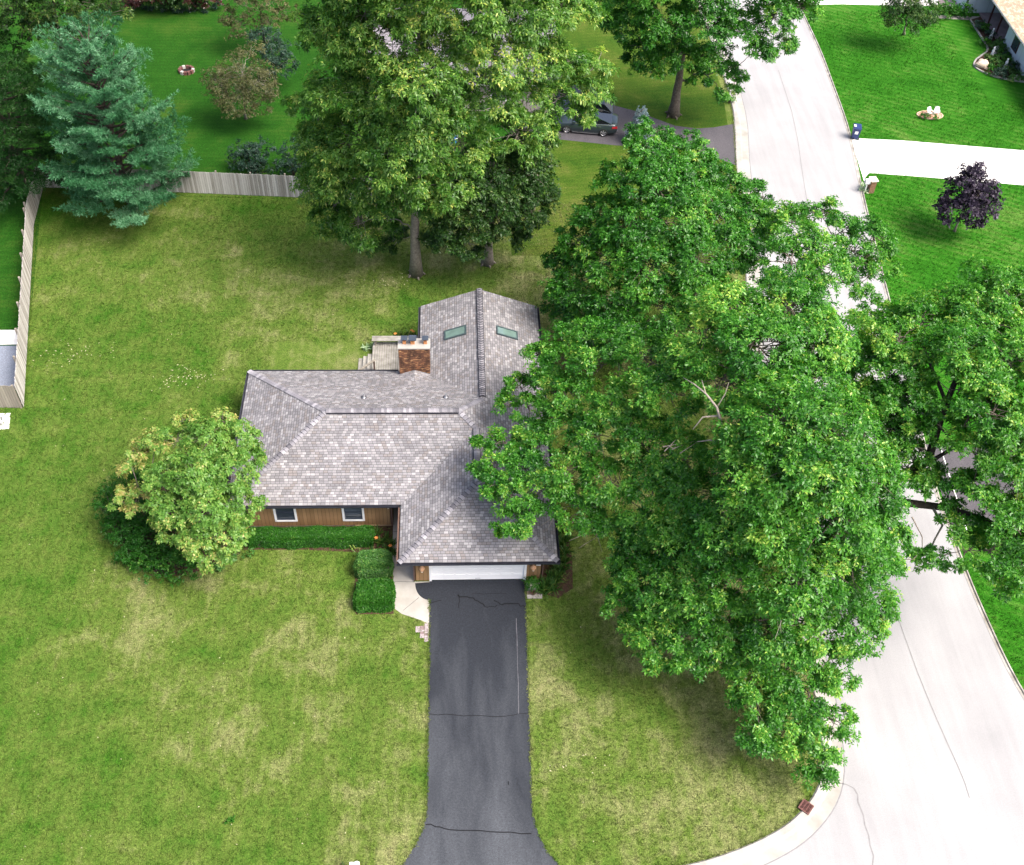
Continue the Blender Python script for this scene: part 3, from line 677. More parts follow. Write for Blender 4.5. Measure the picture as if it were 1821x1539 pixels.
# rear gable triangle
for yy in (rn + .0,):
    mb.face([(wr, yy, ZT), (rl, yy, ZT), ((wr + rl) / 2, yy, Z(hw) - .15)])
mb.build('wall', M_SIDING, house, offset=HO)
mb = wall([(wl + .02, ws + .03, -3.24, ws + .03), (wr - .03, gf + .05, wr - .03, rn - .03), (wl + .03, wn_, wl + .03, ws + .05)], -.05, .099, M_WALK)
mb.build('foundation', M_WALK, house, offset=HO)
mb = MB(); mb.box(-5.2, -3.3, ws - .06, ws - .002, .07, .12); mb.build('base_trim', speck('tan_trim', (.22, .15, .09), (.28, .2, .12), 3), house, offset=HO)
mb = MB()
for xa, xb, y in ((gl + .003, gl + .073, gf), (wr - .06, wr + .01, gf), (-3.30, -3.21, ws)):
    mb = MB(); mb.box(xa, xb, y - .025, y - .002, .06, ZT); mb.build('corner_trim', M_BROWNTRIM, house, offset=HO)

def window(xa, xb, z0, z1, y, blind, label):
    fr = MB(); tw = .11
    fr.box(xa, xa + tw, y - .045, y + .05, z0, z1); fr.box(xb - tw, xb, y - .045, y + .05, z0, z1)
    fr.box(xa + tw, xb - tw, y - .05, y + .05, z0, z0 + tw * .8); fr.box(xa + tw, xb - tw, y - .05, y + .05, z1 - tw, z1)
    wdw = tag(fr.build('window', M_WHITE, house, offset=HO), label)
    sash = MB(); a, b2, c, d_ = xa + tw, xb - tw, z0 + tw * .8, z1 - tw; s = .045
    sash.box(a, a + s, y + .0, y + .045, c, d_); sash.box(b2 - s, b2, y, y + .045, c, d_); sash.box(a + s, b2 - s, y, y + .045, c, c + s); sash.box(a + s, b2 - s, y + .002, y + .047, (c + d_) / 2 - .03, (c + d_) / 2 + .03); sash.box(a + s, b2 - s, y, y + .045, d_ - s, d_)
    sash.build('sash', M_SLATE, wdw, offset=HO)
    pn = MB(); pn.face([(a, y + .055, c), (b2, y + .055, c), (b2, y + .055, d_), (a, y + .055, d_)])
    pn.build('pane', M_GLASS, wdw, offset=HO)
    if blind:
        bl = MB()
        for k in range(16): bl.face([(a + s, y + .05, c + .28 + k * .05), (b2 - s, y + .05, c + .28 + k * .05), (b2 - s, y + .042, c + .322 + k * .05), (a + s, y + .042, c + .322 + k * .05)])
        bl.build('blind', M_GLASSB, wdw, offset=HO)
window(-9.36, -8.19, .50, 1.90, ws, False, 'white framed window with dark pane')
window(-5.82, -4.67, .50, 1.90, ws, True, 'white framed window with pale blind drawn')
nm_ = MB()
def digit(x, z, s=.12):    # small figure plates going down to the right
    nm_.box(x, x + s * .7, ws - .03, ws - .005, z, z + s)
for k in range(3): digit(-3.66 + k * .115, 1.66 - k * .07, .10)
tag(nm_.build('house_number', M_CREAM, house, bevel=.015, offset=HO), 'three small cream figures stepping down')
# front door in its recess
mb = MB(); mb.box(-3.1, -2.06, 36.55, 36.62, .05, ZT); dd = mb.build('front_door', M_BLACKWOOD, house, bevel=.01, offset=HO)
mb = MB(); mb.tube([(-2.2, 36.50, 1.0), (-2.2, 36.50, 1.15)], .02); mb.build('handle', M_STEEL, dd, offset=HO)
mb = MB(); mb.tube([(-2.75, 35.1, ZT), (-2.75, 35.1, 1.3), (-2.75, 35.1, .06)], [.045] * 3, 8); mb.build('downpipe', M_WHITE, house, offset=HO)
# garage door
mb = MB(); nx, nz = 8, 4; xs = np.linspace(-1.12, 3.58, nx + 1); zs = np.linspace(.02, 2.10, nz + 1)
mb.box(-1.12, 3.58, gf + .06, gf + .10, .02, 2.10)
for i in range(nx):
    for j in range(nz):
        mb.box(xs[i] + .06, xs[i + 1] - .06, gf + .045, gf + .0605, zs[j] + .07, zs[j + 1] - .07)
for j in range(nz): mb.box(-1.12, 3.58, gf + .052, gf + .0603, zs[j] + .006, zs[j] + .05)
gd = mb.build('garage_door', M_DOORW, house, bevel=.006, offset=HO)
mb = MB(); mb.box(1.1, 1.36, gf + .03, gf + .05, .12, .16); mb.build('handle', M_STEEL, gd, offset=HO)
mb = MB(); mb.box(-1.24, -1.12, gf - .03, gf + .09, .02, 2.14); mb.box(3.58, 3.70, gf - .03, gf + .09, .02, 2.14); mb.box(-1.12, 3.58, gf - .03, gf + .09, 2.10, 2.14)
mb.build('door_frame', M_WHITE, house, offset=HO)
for x, pl in ((-1.60, False), (4.02, True)):
    mb = MB(); mb.box(x - .06, x + .06, gf - .03, gf - .003, 1.30, 1.62); mb.bar((x, gf - .03, 1.56), (x, gf - .16, 1.56), .03, .03)
    lm = mb.build('wall_lamp', M_COPPER, house, offset=HO)
    mb = MB(); mb.lathe((x, gf - .17, 1.18), [(.005, .40), (.04, .38), (.15, .17), (.145, .16), (.10, .15), (.09, .0), (.0, .0)], 12); mb.build('lamp_shade', M_COPPER, lm, smooth=False, offset=HO)
    mb = MB(); mb.lathe((x, gf - .17, 1.08), [(.075, .10), (.06, .0), (.0, .0)], 10); mb.build('lamp_glass', M_CREAM, lm, offset=HO)
    if not pl: mb = MB(); mb.box(x - .07, x + .07, gf - .02, gf - .003, .84, .87); mb.build('wall_outlet', M_DARKTRIM, house, offset=HO)
mb = MB(); mb.box(4.17, 4.40, gf - .025, gf - .003, 1.29, 1.37); tag(mb.build('wall_plate', M_WHITE, house, offset=HO), 'small white plate')
# roof fittings
for vx in (-4.8, -.38):
    vy = 41.0; vz = Z(Y1 - vy)
    mb = MB(); mb.box(vx - .13, vx + .13, vy - .15, vy + .15, vz - .02, vz + .03); mb.lathe((vx, vy, vz), [(.09, .0), (.085, .06), (.055, .09), (.05, .30), (.04, .30), (.04, .1)], 10, 1)
    mb.build('vent_pipe', [M_DARKTRIM, M_STEEL], roof, smooth=False, offset=HO)
def skylight(xa, xb, ya, yb, zf, label):
    q = [(xa, ya, zf(xa)), (xb, ya, zf(xb)), (xb, yb, zf(xb)), (xa, yb, zf(xa))]
    mb = MB(); up = .09; t_ = .08
    def sub(x, y, dz): return (x, y, zf(x) + dz)
    for (a0, a1, b0, b1) in ((xa, xb, ya, ya + t_), (xa, xb, yb - t_, yb), (xa, xa + t_, ya + t_, yb - t_), (xb - t_, xb, ya + t_, yb - t_)):
        mb.hexa([sub(a0, b0, -.02), sub(a1, b0, -.02), sub(a1, b1, -.02), sub(a0, b1, -.02), sub(a0, b0, up), sub(a1, b0, up), sub(a1, b1, up), sub(a0, b1, up)])
    sk = tag(mb.build('skylight', M_SKYF, roof, offset=HO), label)
    mb = MB(); mb.face([sub(xa + t_, ya + t_, .06), sub(xb - t_, ya + t_, .06), sub(xb - t_, yb - t_, .06), sub(xa + t_, yb - t_, .06)]); mb.build('pane', M_SKYL, sk, offset=HO)
skylight(-.49, .79, 46.3, 47.06, lambda x: Z(x - WX0), None)
skylight(2.55, 3.81, 46.36, 47.06, lambda x: Z(X1 - x), None)
# chimney
cx0, cx1, cy0, cy1, ctop = -3.0, -1.28, 43.9, 44.68, 4.76
mb = MB(); mb.box(cx0, cx1, cy0, cy1, 0, ctop); chim = mb.build('chimney', M_BRICK, house, bevel=.01, offset=HO)
mb = MB(); mb.box(cx0 - .03, cx1 + .03, cy0 - .02, cy1 + .02, ctop + .002, ctop + .07); mb.build('chimney_crown', M_CURB, chim, bevel=.015, offset=HO)
for fx, s in ((-2.68, .155), (-2.22, .19), (-1.52, .155)):
    fy = 44.32
    mb = MB(); mb.box(fx - s * .6, fx + s * .6, fy - s * .6, fy + s * .6, ctop + .07, ctop + .30); fl = mb.build('flue', M_TERRA, chim, bevel=.01, offset=HO)
    mb = MB()
    for sx in (-1, 1):
        for sy in (-1, 1): mb.box(fx + sx * s * .55 - .008, fx + sx * s * .55 + .008, fy + sy * s * .55 - .008, fy + sy * s * .55 + .008, ctop + .30, ctop + .44)
    c_ = s * 1.15
    mb.box(fx - c_, fx + c_, fy - c_, fy + c_, ctop + .44, ctop + .475); mb.build('flue_cap', M_SLATE, fl, bevel=.006, offset=HO)
# cricket behind the chimney
mb = MB(); ap = (-2.14, 42.95, Z(Y1 - 42.95) + .012); pk = (-2.14, 43.9, Z(Y1 - 43.9) + .36)
for a, b2, c in (((cx0 - .05, 43.9, Z(Y1 - 43.9) + .015), ap, pk), (ap, (cx1 + .05, 43.9, Z(Y1 - 43.9) + .015), pk)):
    mb.face([a, b2, c], 0, [(p[0], (Y1 - p[1]) * kk) for p in (a, b2, c)])
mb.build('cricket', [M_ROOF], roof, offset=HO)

# ------------------------------------------------------------------ deck behind the house
deck = thing('deck', 'weathered grey wooden deck with bench and steps beside the brick chimney', 'deck', (-3.4, 46.8, 0)); DO = (-3.4, 46.8, 0)
mb = MB()
for x in np.arange(-4.85, -1.55, .142):
    mb.box(x, x + .122, 44.5, 49.0, .46, .50, 0)
mb.build('deck_floor', M_DECK, deck, offset=DO)
mb = MB(); mb.box(-4.88, -1.5, 44.5, 44.54, .1, .455); mb.box(-4.88, -1.5, 48.96, 49.0, .1, .455); mb.box(-4.88, -4.853, 44.5, 49.0, .1, .455); mb.build('skirt', M_FENCE_TAN, deck, offset=DO)
mb = MB()
for k in range(3): mb.box(-4.9, -1.62, 48.62 + k * .15, 48.62 + k * .15 + .138, .92, .96)
bn = mb.build('bench', M_DECK, deck, offset=DO)
for x in (-4.75, -3.2, -1.75):
    mb = MB(); mb.box(x, x + .09, 48.68, 48.95, .501, .919); mb.build('bench_leg', M_FENCE_TAN, bn, offset=DO)
for k in range(3):
    mb = MB(); z = .36 - k * .14
    for j in range(2): mb.box(-5.15 - k * .28 + j * .142, -5.15 - k * .28 + j * .142 + .134, 44.6, 48.1 - .05 * k, z - .04, z)
    mb.build('step', M_DECK, deck, offset=DO)
mb = MB(); mb.bar((-5.55, 46.05, .95), (-4.58, 46.60, 1.35), .14, .045); hr_ = mb.build('handrail', M_FENCE_TAN, deck, offset=DO)
mb = MB(); mb.box(-4.71, -4.62, 46.52, 46.61, .5, 1.31); mb.build('post', M_BROWNTRIM, hr_, offset=DO)
mb = MB(); mb.box(-5.52, -5.43, 46.06, 46.15, .0, .93); mb.build('post', M_BROWNTRIM, hr_, offset=DO)
# a pale lantern-like box by the eave on the deck
t = thing('lantern', 'small dark and white lantern standing on the deck beside the house eave', 'lantern', (-4.35, 46.0, .5)); 
mb = MB(); mb.box(-.12, .12, -.12, .12, 0, .05); mb.box(-.09, .09, -.09, .09, .05, .30); mb.build('body', M_WHITE, t, bevel=.01)
mb = MB(); mb.hexa([(-.15, -.15, .30), (.15, -.15, .30), (.15, .15, .30), (-.15, .15, .30), (-.04, -.04, .42), (.04, -.04, .42), (.04, .04, .42), (-.04, .04, .42)]); mb.build('lid', M_DARKTRIM, t)

# ------------------------------------------------------------------ plank fences
def fence(name, pts, h, mat, label, planks_from=0.0):
    base = Vector((*pts[0], 0)); o = thing(name, label, 'fence', base)
    mb = MB()
    for a, b2 in zip(pts, pts[1:]):
        a = Vector((*a, 0)) - base; b2 = Vector((*b2, 0)) - base; L = (b2 - a).length; d_ = (b2 - a) / L; nn = Vector((-d_.y, d_.x, 0))
        n = max(1, int(L / .145))
        for k in range(n):
            p = a + d_ * (k * L / n); q = a + d_ * ((k + .96) * L / n); hh = h + rng.normal() * .015; th = .022; lean = nn * rng.normal() * .008
            jz = .02 + abs(rng.normal()) * .015
            mb.hexa([p - nn * th + Vector((0, 0, jz)), q - nn * th + Vector((0, 0, jz)), q + Vector((0, 0, jz)), p + Vector((0, 0, jz)), p - nn * th + lean + Vector((0, 0, hh)), q - nn * th + lean + Vector((0, 0, hh)), q + lean + Vector((0, 0, hh)), p + lean + Vector((0, 0, hh))])
        for zz in (.35, h - .3):
            rl_ = MB(); rl_.bar(a + nn * .045 + Vector((0, 0, zz)), b2 + nn * .045 + Vector((0, 0, zz)), .04, .09); rl_.build('rail', M_FENCE_TAN, o)
        for k in range(int(L / 2.4) + 1):
            p = a + d_ * min(k * 2.4, L) + nn * .12
            ps = MB(); ps.box(p.x - .05, p.x + .05, p.y - .05, p.y + .05, 0, h + .06); ps.build('post', M_FENCE_TAN, o)
    mb.build('planks', mat, o)
    return o
fence('plank_fence', [(-28.75, 65.35), (-18.8, 64.84), (-10.3, 64.34), (-5.5, 64.1)], 1.8, M_FENCE, 'grey plank fence running behind the big pine along the rear of the yard')
fence('plank_fence', [(-24.69, 44.05), (-28.34, 61.08), (-28.75, 65.3)], 1.8, M_FENCE, 'long narrow plank fence down the left side of the yard')
fence('plank_fence', [(-34, 44.25), (-24.72, 44.02)], 1.8, M_FENCE_TAN, 'short tan plank fence closing the neighbour yard at the left edge')

# ------------------------------------------------------------------ vehicles
def paint(name, c):
    M, t, n, b = newmat(name); b.inputs['Base Color'].default_value = (*c, 1); b.inputs['Roughness'].default_value = 0.28
    t.links.new(mix(t, noise(t, nt_obj(t), 1.5, 2), tuple(x * .85 for x in c), tuple(x * 1.15 for x in c)), b.inputs['Base Color'])
    b.inputs['Metallic'].default_value = 0.3; b.inputs['Coat Weight'].default_value = 0.5; b.inputs['Coat Roughness'].default_value = 0.06
    return M
M_TYRE = speck('tyre_rubber', (0.012, 0.012, 0.013), (0.022, 0.022, 0.023), 8, 0.8)
M_RIM = speck('alloy_rim', (0.50, 0.50, 0.52), (0.62, 0.62, 0.64), 8, 0.3, 0.8)
M_CARGLASS = glassmat('car_glass', (0.010, 0.012, 0.014), 0.03)
M_TAIL = glassmat('red_lamp', (0.55, 0.02, 0.03), 0.15)
M_CHROME = speck('bright_trim', (0.6, 0.61, 0.62), (0.7, 0.71, 0.72), 8, 0.2, 0.9)

def car(name, label, loc, rz, pm, kind='sedan', group=None):
    o = thing(name, label, 'car', loc, rz, group)      # nose to -x
    if kind == 'sedan':
        st = [(-2.42, .62, .30, .62), (-2.30, .78, .20, .72), (-1.9, .88, .17, .82), (-1.1, .91, .16, .94), (-.2, .92, .16, .97), (.8, .92, .16, 1.0), (1.6, .91, .18, 1.04), (2.1, .88, .22, 1.06), (2.35, .80, .30, 1.02), (2.43, .70, .42, .92)]
        cab = [(-1.05, .95, .97), (-.15, 1.40, 1.40), (.35, 1.445, 1.445), (.85, 1.40, 1.40), (1.95, 1.07, 1.07)]
    else:
        st = [(-2.35, .66, .34, .80), (-2.2, .82, .24, .92), (-1.8, .92, .20, 1.02), (-1.0, .95, .19, 1.10), (0, .95, .19, 1.13), (1, .95, .19, 1.15), (1.8, .94, .22, 1.16), (2.2, .90, .28, 1.14), (2.33, .82, .36, 1.05)]
        cab = [(-1.0, 1.10, 1.10), (-.35, 1.64, 1.64), (.4, 1.70, 1.70), (1.6, 1.66, 1.66), (2.2, 1.15, 1.15)]
    mb = MB(); rows = []
    for x, wd, z0, z1 in st:
        zm = (z0 + z1) / 2
        rows.append([(x, wd * .86, z0), (x, wd * .985, z0 + .12), (x, wd, zm + .02), (x, wd * .985, z1 - .14), (x, wd * .90, z1 - .02), (x, wd * .45, z1 + .02), (x, 0, z1 + .03)])
    for r0, r1 in zip(rows, rows[1:]):
        for sg in (1, -1):
            for k in range(6):
                q = [(p[0], p[1] * sg, p[2]) for p in (r0[k], r0[k + 1], r1[k + 1], r1[k])]
                mb.face(q if sg < 0 else q[::-1])
        mb.face([(r0[0][0], r0[0][1], r0[0][2]), (r1[0][0], r1[0][1], r1[0][2]), (r1[0][0], -r1[0][1], r1[0][2]), (r0[0][0], -r0[0][1], r0[0][2])])
    for r, rev in ((rows[0], 0), (rows[-1], 1)):
        q = [p for p in r] + [(p[0], -p[1], p[2]) for p in r[-2::-1]]
        mb.face(q[::-1] if rev else q)
    me = mb.build('body', pm, o, smooth=True)
    import bmesh
    bm = bmesh.new(); bm.from_mesh(me.data); bmesh.ops.remove_doubles(bm, verts=bm.verts, dist=.0005); bmesh.ops.recalc_face_normals(bm, faces=bm.faces); bm.to_mesh(me.data); bm.free()
    # cabin: glass with a painted roof and pillars
    gm = MB(); rf = MB(); belt = .78; rw = .60
    zb = lambda x: np.interp(x, [s[0] for s in st], [s[3] for s in st])
    for (xa, za, _), (xb, zb_, _) in zip(cab, cab[1:]):
        ha = (za - zb(xa)) / .45; hb = (zb_ - zb(xb)) / .45
        wa = belt - (belt - rw) * min(1, max(0, ha)); wb = belt - (belt - rw) * min(1, max(0, hb))
        for sg in (1, -1):
            gm.face([(xa, sg * (belt + .03), zb(xa) - .03), (xb, sg * (belt + .03), zb(xb) - .03), (xb, sg * wb, zb_), (xa, sg * wa, za)])
            rf.bar((xa, sg * (wa + .008), za + .01), (xb, sg * (wb + .008), zb_ + .01), .07, .045)
        top = [(xa, wa, za + .012), (xb, wb, zb_ + .012), (xb, -wb, zb_ + .012), (xa, -wa, za + .012)]
        first, last = (xa == cab[0][0]), (xb == cab[-1][0])
        (gm if first or last else rf).face(top)
    for xp in (0.42,):
        for sg in (1, -1): rf.bar((xp, sg * (belt + .035), zb(xp) - .02), (xp + .02, sg * (rw + .03), 1.40 if kind == 'sedan' else 1.66), .03, .06)
    gm.build('windows', M_CARGLASS, o); rf.build('roof', pm, o, smooth=False)
    mb = MB()
    for sg in (1, -1): mb = MB(); mb.bar((-.98, sg * .945 * .93, zb(0) - .05), (1.75, sg * .945 * .93, zb(1.0) - .02), .03, .03); mb.build('belt_trim', M_CHROME, o)
    for wx in (-1.42, 1.40):
        for sg in (1, -1):
            mb = MB(); y0 = sg * .72; y1 = sg * .93; n = 20; r = .335
            prof = [(.20, 0), (.30, .0), (.335, .04), (.335, .17), (.31, .21), (.235, .215)]
            rings = [[(wx + rr * math.cos(2 * math.pi * k / n), y0 + (y1 - y0) * dd_ / .21, r + rr * math.sin(2 * math.pi * k / n)) for k in range(n)] for rr, dd_ in prof]
            for q0, q1 in zip(rings, rings[1:]):
                for k in range(n): mb.face([q0[k], q0[(k + 1) % n], q1[(k + 1) % n], q1[k]])
            wh = mb.build('wheel', M_TYRE, o)
            mb = MB(); mb.face([(wx + .23 * math.cos(2 * math.pi * k / n), y1 - sg * .05, r + .23 * math.sin(2 * math.pi * k / n)) for k in range(n)], 1)
            for k in range(5):
                a = 2 * math.pi * k / 5 + .3
                mb.bar((wx + .03 * math.cos(a), y1 - sg * .02, r + .03 * math.sin(a)), (wx + .225 * math.cos(a), y1 - sg * .02, r + .225 * math.sin(a)), .075, .03, 0, (0, 1, 0))
            mb.tube([(wx + .225 * math.cos(2 * math.pi * k / n), y1 - sg * .02, r + .225 * math.sin(2 * math.pi * k / n)) for k in range(n + 1)], .018, 5)
            mb.build('rim', [M_RIM, M_TYRE], wh)
    for sg in (1, -1):
        xe = st[-1][0]; zt = st[-1][3]
        mb = MB(); mb.hexa([(xe - .28, sg * .60, zt - .20), (xe + .015, sg * .50, zt - .22), (xe + .0, sg * .78, zt - .20), (xe - .40, sg * .905, zt - .17), (xe - .28, sg * .60, zt - .02), (xe - .02, sg * .50, zt - .04), (xe - .05, sg * .80, zt - .02), (xe - .42, sg * .915, zt - .03)])
        mb.build('tail_lamp', M_TAIL, o, bevel=.01)
        for xh, zh in ((-.15, .80), (.95, .83)):
            mb = MB(); mb.bar((xh, sg * .935, zh), (xh + .23, sg * .935, zh), .03, .035); mb.build('door_handle', M_CHROME, o)
        mb = MB(); mb.box(-.98, -.80, sg * .95 - .08, sg * .95 + .08, .98, 1.10); mb.build('mirror', pm, o, bevel=.03)
        mb = MB(); mb.bar((-1.0, sg * .90, .20), (1.0, sg * .90, .20), .04, .035); mb.build('sill_trim', M_CHROME, o)
    mb = MB(); mb.bar((st[-1][0] - .01, -.55, .36), (st[-1][0] - .01, .55, .36), .05, .06); mb.build('bumper_trim', M_CHROME, o)
    mb = MB(); mb.box(st[0][0] - .01, st[0][0] + .08, -.55, .55, .36, .56); mb.build('grille', M_DARKTRIM, o)
    return o
cc = (at(1011.8, 238) + at(1073.8, 243.5)) / 2
car('parked_car', 'dark grey sedan parked on the neighbour driveway nearest the grass', (cc[0], cc[1] + .9, .012), R(-8.5), paint('grey_blue_paint', (0.034, 0.052, 0.058)))
c2 = at(1068, 226)
car('parked_car', 'dark hatchback half hidden behind the grey sedan under the leaves', (c2[0] - 1.3, c2[1] + 1.3, .012), R(-9), paint('dark_paint', (0.022, 0.030, 0.036)), 'suv')
c3 = at(1062, 200)
car('parked_car', 'black car with a red tail lamp parked farthest back by the house', (c3[0] - 1.9, c3[1] + 1.0, .012), R(-6), paint('black_paint', (0.010, 0.011, 0.013)), 'sedan')

# ------------------------------------------------------------------ things across the street
b_ = at(1519, 246)
bin_ = thing('wheelie_bin', 'dark blue wheelie bin standing at the kerb by the far driveway', 'bin', b_, R(-12))
mb = MB(); mb.hexa([(-.23, -.24, .10), (.23, -.24, .10), (.23, .24, .10), (-.23, .24, .10), (-.29, -.31, .98), (.29, -.31, .98), (.29, .31, .98), (-.29, .31, .98)])
M_BIN = speck('blue_plastic', (0.014, 0.028, 0.105), (0.020, 0.040, 0.135), 4, 0.45); mb.build('body', M_BIN, bin_, bevel=.03)
mb = MB(); mb.hexa([(-.32, -.34, .985), (.32, -.34, .985), (.32, .36, .985), (-.32, .36, .985), (-.28, -.28, 1.07), (.28, -.28, 1.07), (.28, .30, 1.10), (-.28, .30, 1.10)]); mb.build('lid', M_BIN, bin_, bevel=.02)
mb = MB(); mb.face([(-.13, -.2905, .52), (.12, -.2905, .52), (.13, -.3105, .78), (-.12, -.3105, .78)]); mb.build('sticker', M_WHITE, bin_)
for sx in (-.2, .2):
    mb = MB(); mb.tube([(sx - .03 + .1, -.18, .11), (sx + .03 + .1, -.18, .11)], .11, 14); mb.build('wheel', M_TYRE, bin_)
mb = MB(); mb.tube([(-.25, .36, 1.0), (.25, .36, 1.0)], .02, 8); mb.build('handle', M_BIN, bin_)
mb = MB(); mb.box(-.30, -.12, -.2, .02, 1.101, 1.16); mb.build('bag', M_WHITE, bin_, bevel=.03)
# brick letter box pier
b_ = at(1543, 341)
ml = thing('mailbox', 'brick pier mailbox with white tops at the far driveway corner', 'mailbox', b_, R(6))
mb = MB(); mb.box(-.05, .36, -.25, .25, 0, 1.02); mb.build('pier', speck('brown_pier', (.16, .085, .05), (.27, .16, .10), 9, .9), ml, bevel=.01)
mb = MB(); mb.box(-.11, .42, -.31, .31, 1.022, 1.10); mb.build('cap', M_CREAM, ml, bevel=.015)
mb = MB(); mb.box(-.48, -.10, -.20, .12, .80, .98); mb.tube([(-.48, -.04, .98), (-.10, -.04, .98)], .16, 12); bx = mb.build('letter_box', M_WHITE, ml, bevel=.01)
mb = MB(); mb.box(-.30, -.22, -.08, 0, 0, .80); mb.build('post', M_WHITE, ml)
# white pair of boxes at the lower edge of the picture
b_ = at(632, 1560)
mx = thing('mailbox', 'white pair of post boxes at the grass edge left of the driveway mouth', 'mailbox', b_)
q = at(625, 1533, 1.15) - b_; q2 = at(634, 1532, 1.15) - b_
mb = MB(); mb.box(q2[0] - .11, q2[0] + .11, q2[1] - .52, q2[1], .93, 1.08); mb.tube([(q2[0], q2[1] - .52, 1.07), (q2[0], q2[1], 1.07)], .11, 12); mb.build('letter_box', M_WHITE, mx, bevel=.01)
mb = MB(); mb.box(q[0] - .075, q[0] + .075, q[1] - .48, q[1], .95, 1.13); mb.build('paper_box', M_WHITE, mx, bevel=.02)
mb = MB(); mb.box((q[0] + q2[0]) / 2 - .05, (q[0] + q2[0]) / 2 + .05, q[1] - .30, q[1] - .20, 0, .93); mb.box(q[0] - .07, q2[0] + .1, q[1] - .3, q[1] - .2, .86, .929); mb.build('post', M_WHITE, mx)

# oval bed with two white seats
oc = at(1653.5, 205.5)
ob = thing('flower_bed', 'oval pink gravel bed with low stone edging in the far lawn', 'flower bed', oc)
mb = MB(); n = 36
P = [(1.08 * math.cos(2 * math.pi * k / n), .62 * math.sin(2 * math.pi * k / n)) for k in range(n)]
ci = [(x * .93, y * .93, .03) for x, y in P]; mb.face(ci); mb.build('gravel', M_PINKMULCH, ob)
mb = MB()
for k in range(n):
    a = P[k]; c = P[(k + 1) % n]
    mb.hexa([(a[0] * .92, a[1] * .92, 0), (c[0] * .92, c[1] * .92, 0), (c[0], c[1], 0), (a[0], a[1], 0), (a[0] * .92, a[1] * .92, .07), (c[0] * .92, c[1] * .92, .07), (c[0], c[1], .07), (a[0], a[1], .07)])
mb.build('edging', speck('pink_edging', (.50, .32, .22), (.62, .44, .32), 6, .9), ob)
def adirondack(loc, rz, label):
    o = thing('garden_chair', label, 'chair', loc, rz, 'white garden chairs in the oval bed')
    mb = MB()
    for k in range(5): mb.bar((-.20 + k * .10, -.32, .36), (-.20 + k * .10, .12, .27), .085, .02)
    mb.build('seat', M_WHITE, o)
    mb = MB()
    for k in range(5): mb.bar((-.20 + k * .10, .12, .25), (-.24 + k * .12, .42, .98 - abs(k - 2) * .05), .09, .02, 0, (0, -1, .3))
    mb.build('backrest', M_WHITE, o)
    for sx in (-1, 1):
        mb = MB(); mb.bar((sx * .30, -.30, 0), (sx * .30, -.30, .54), .05, .05); mb.build('leg', M_WHITE, o)
        mb = MB(); mb.bar((sx * .30, -.38, .56), (sx * .30, .34, .56), .12, .025); mb.build('armrest', M_WHITE, o)
        mb = MB(); mb.bar((sx * .27, -.30, .30), (sx * .27, .50, .03), .03, .10); mb.build('leg', M_WHITE, o)
    return o
p1 = at(1652, 204.5); p2 = at(1664, 204)
for p_, rz_, lb in ((p1, R(20), 'white garden chair in the oval bed, the one behind the round shrub on the left'), (p2, R(-15), 'white garden chair in the oval bed, the taller one on its right end')):
    a = adirondack(p_ + np.array([0, 0, .03]), rz_, lb); a.scale = (.6, .6, .6)

# neighbour house top right: tan roof, porch, pale walls
NHO = (50, 88, 0)
nh = thing('house', 'pale blue house with tan shingled roof and porch in the far corner', 'house', NHO)
ex, ez, nx1 = 47.4, 2.7, 57.0; yb0, yb1 = 74.0, 108.0
rm = MB(); rz1 = ez + .36 * (nx1 - ex)
rm.face([(ex, yb0, ez), (nx1, yb0, rz1), (nx1, yb1, rz1), (ex, yb1, ez)][::-1], 0, [(yb0, 0), (yb0, 10.2), (yb1, 10.2), (yb1, 0)][::-1])
rm.face([(nx1, yb0, rz1), (66.6, yb0, ez), (66.6, yb1, ez), (nx1, yb1, rz1)][::-1], 0, [(yb0, 0), (yb0, 10.2), (yb1, 10.2), (yb1, 0)][::-1])
rm.face([(ex, yb0, ez - .14), (ex, yb1, ez - .14), (66.6, yb1, ez - .14), (66.6, yb0, ez - .14)], 1)
rm.face([(ex, yb0, ez - .14), (ex, yb1, ez - .14), (ex, yb1, ez), (ex, yb0, ez)], 1); rm.face([(ex, yb0, ez - .14), (66.6, yb0, ez - .14), (nx1, yb0, rz1)], 1)
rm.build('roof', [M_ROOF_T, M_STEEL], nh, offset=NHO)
gutter((ex - .004, yb0, ez), (ex - .004, yb1, ez), (-1, 0, 0)).build('gutter', M_STEEL, nh, offset=NHO)
mb = wall([(48.15, 87.2, 48.15, 85.65), (48.15, 84.45, 48.15, 74.5), (48.15, 74.5, 66, 74.5), (66, 74.5, 66, 107), (50.3, 92.9, 50.3, 87.2), (50.3, 87.2, 48.27, 87.2)], .0, ez - .15, M_BLUEWALL)
m2 = wall([(48.15, 85.65, 48.15, 84.45)], .0, .75); m3 = wall([(48.15, 85.65, 48.15, 84.45)], 2.1, ez - .15)
for mm in (m2, m3):
    for f_ in mm.f: mb.face([mm.v[i] for i in f_])
m4 = wall([(46.6, 106, 46.6, 93.1), (46.6, 93.1, 50.3, 93.1)], 0, ez - .15)
for f_ in m4.f: mb.face([m4.v[i] for i in f_])
mb.build('wall', M_BLUEWALL, nh, offset=NHO)
mb = MB(); mb.face([(45.6, 92.7, ez + .05), (45.6, 108, ez + .05), (52, 108, ez + 1.9), (52, 92.7, ez + 1.9)]); 
wf = MB(); wf.box(48.10, 48.14, 84.45, 85.65, .75, 2.1); wn2 = wf.build('window', M_MAROON, nh, offset=NHO)
pf = MB(); pf.face([(48.095, 84.53, .83), (48.095, 85.57, .83), (48.095, 85.57, 2.02), (48.095, 84.53, 2.02)]); pf.build('pane', M_GLASS, wn2, offset=NHO)
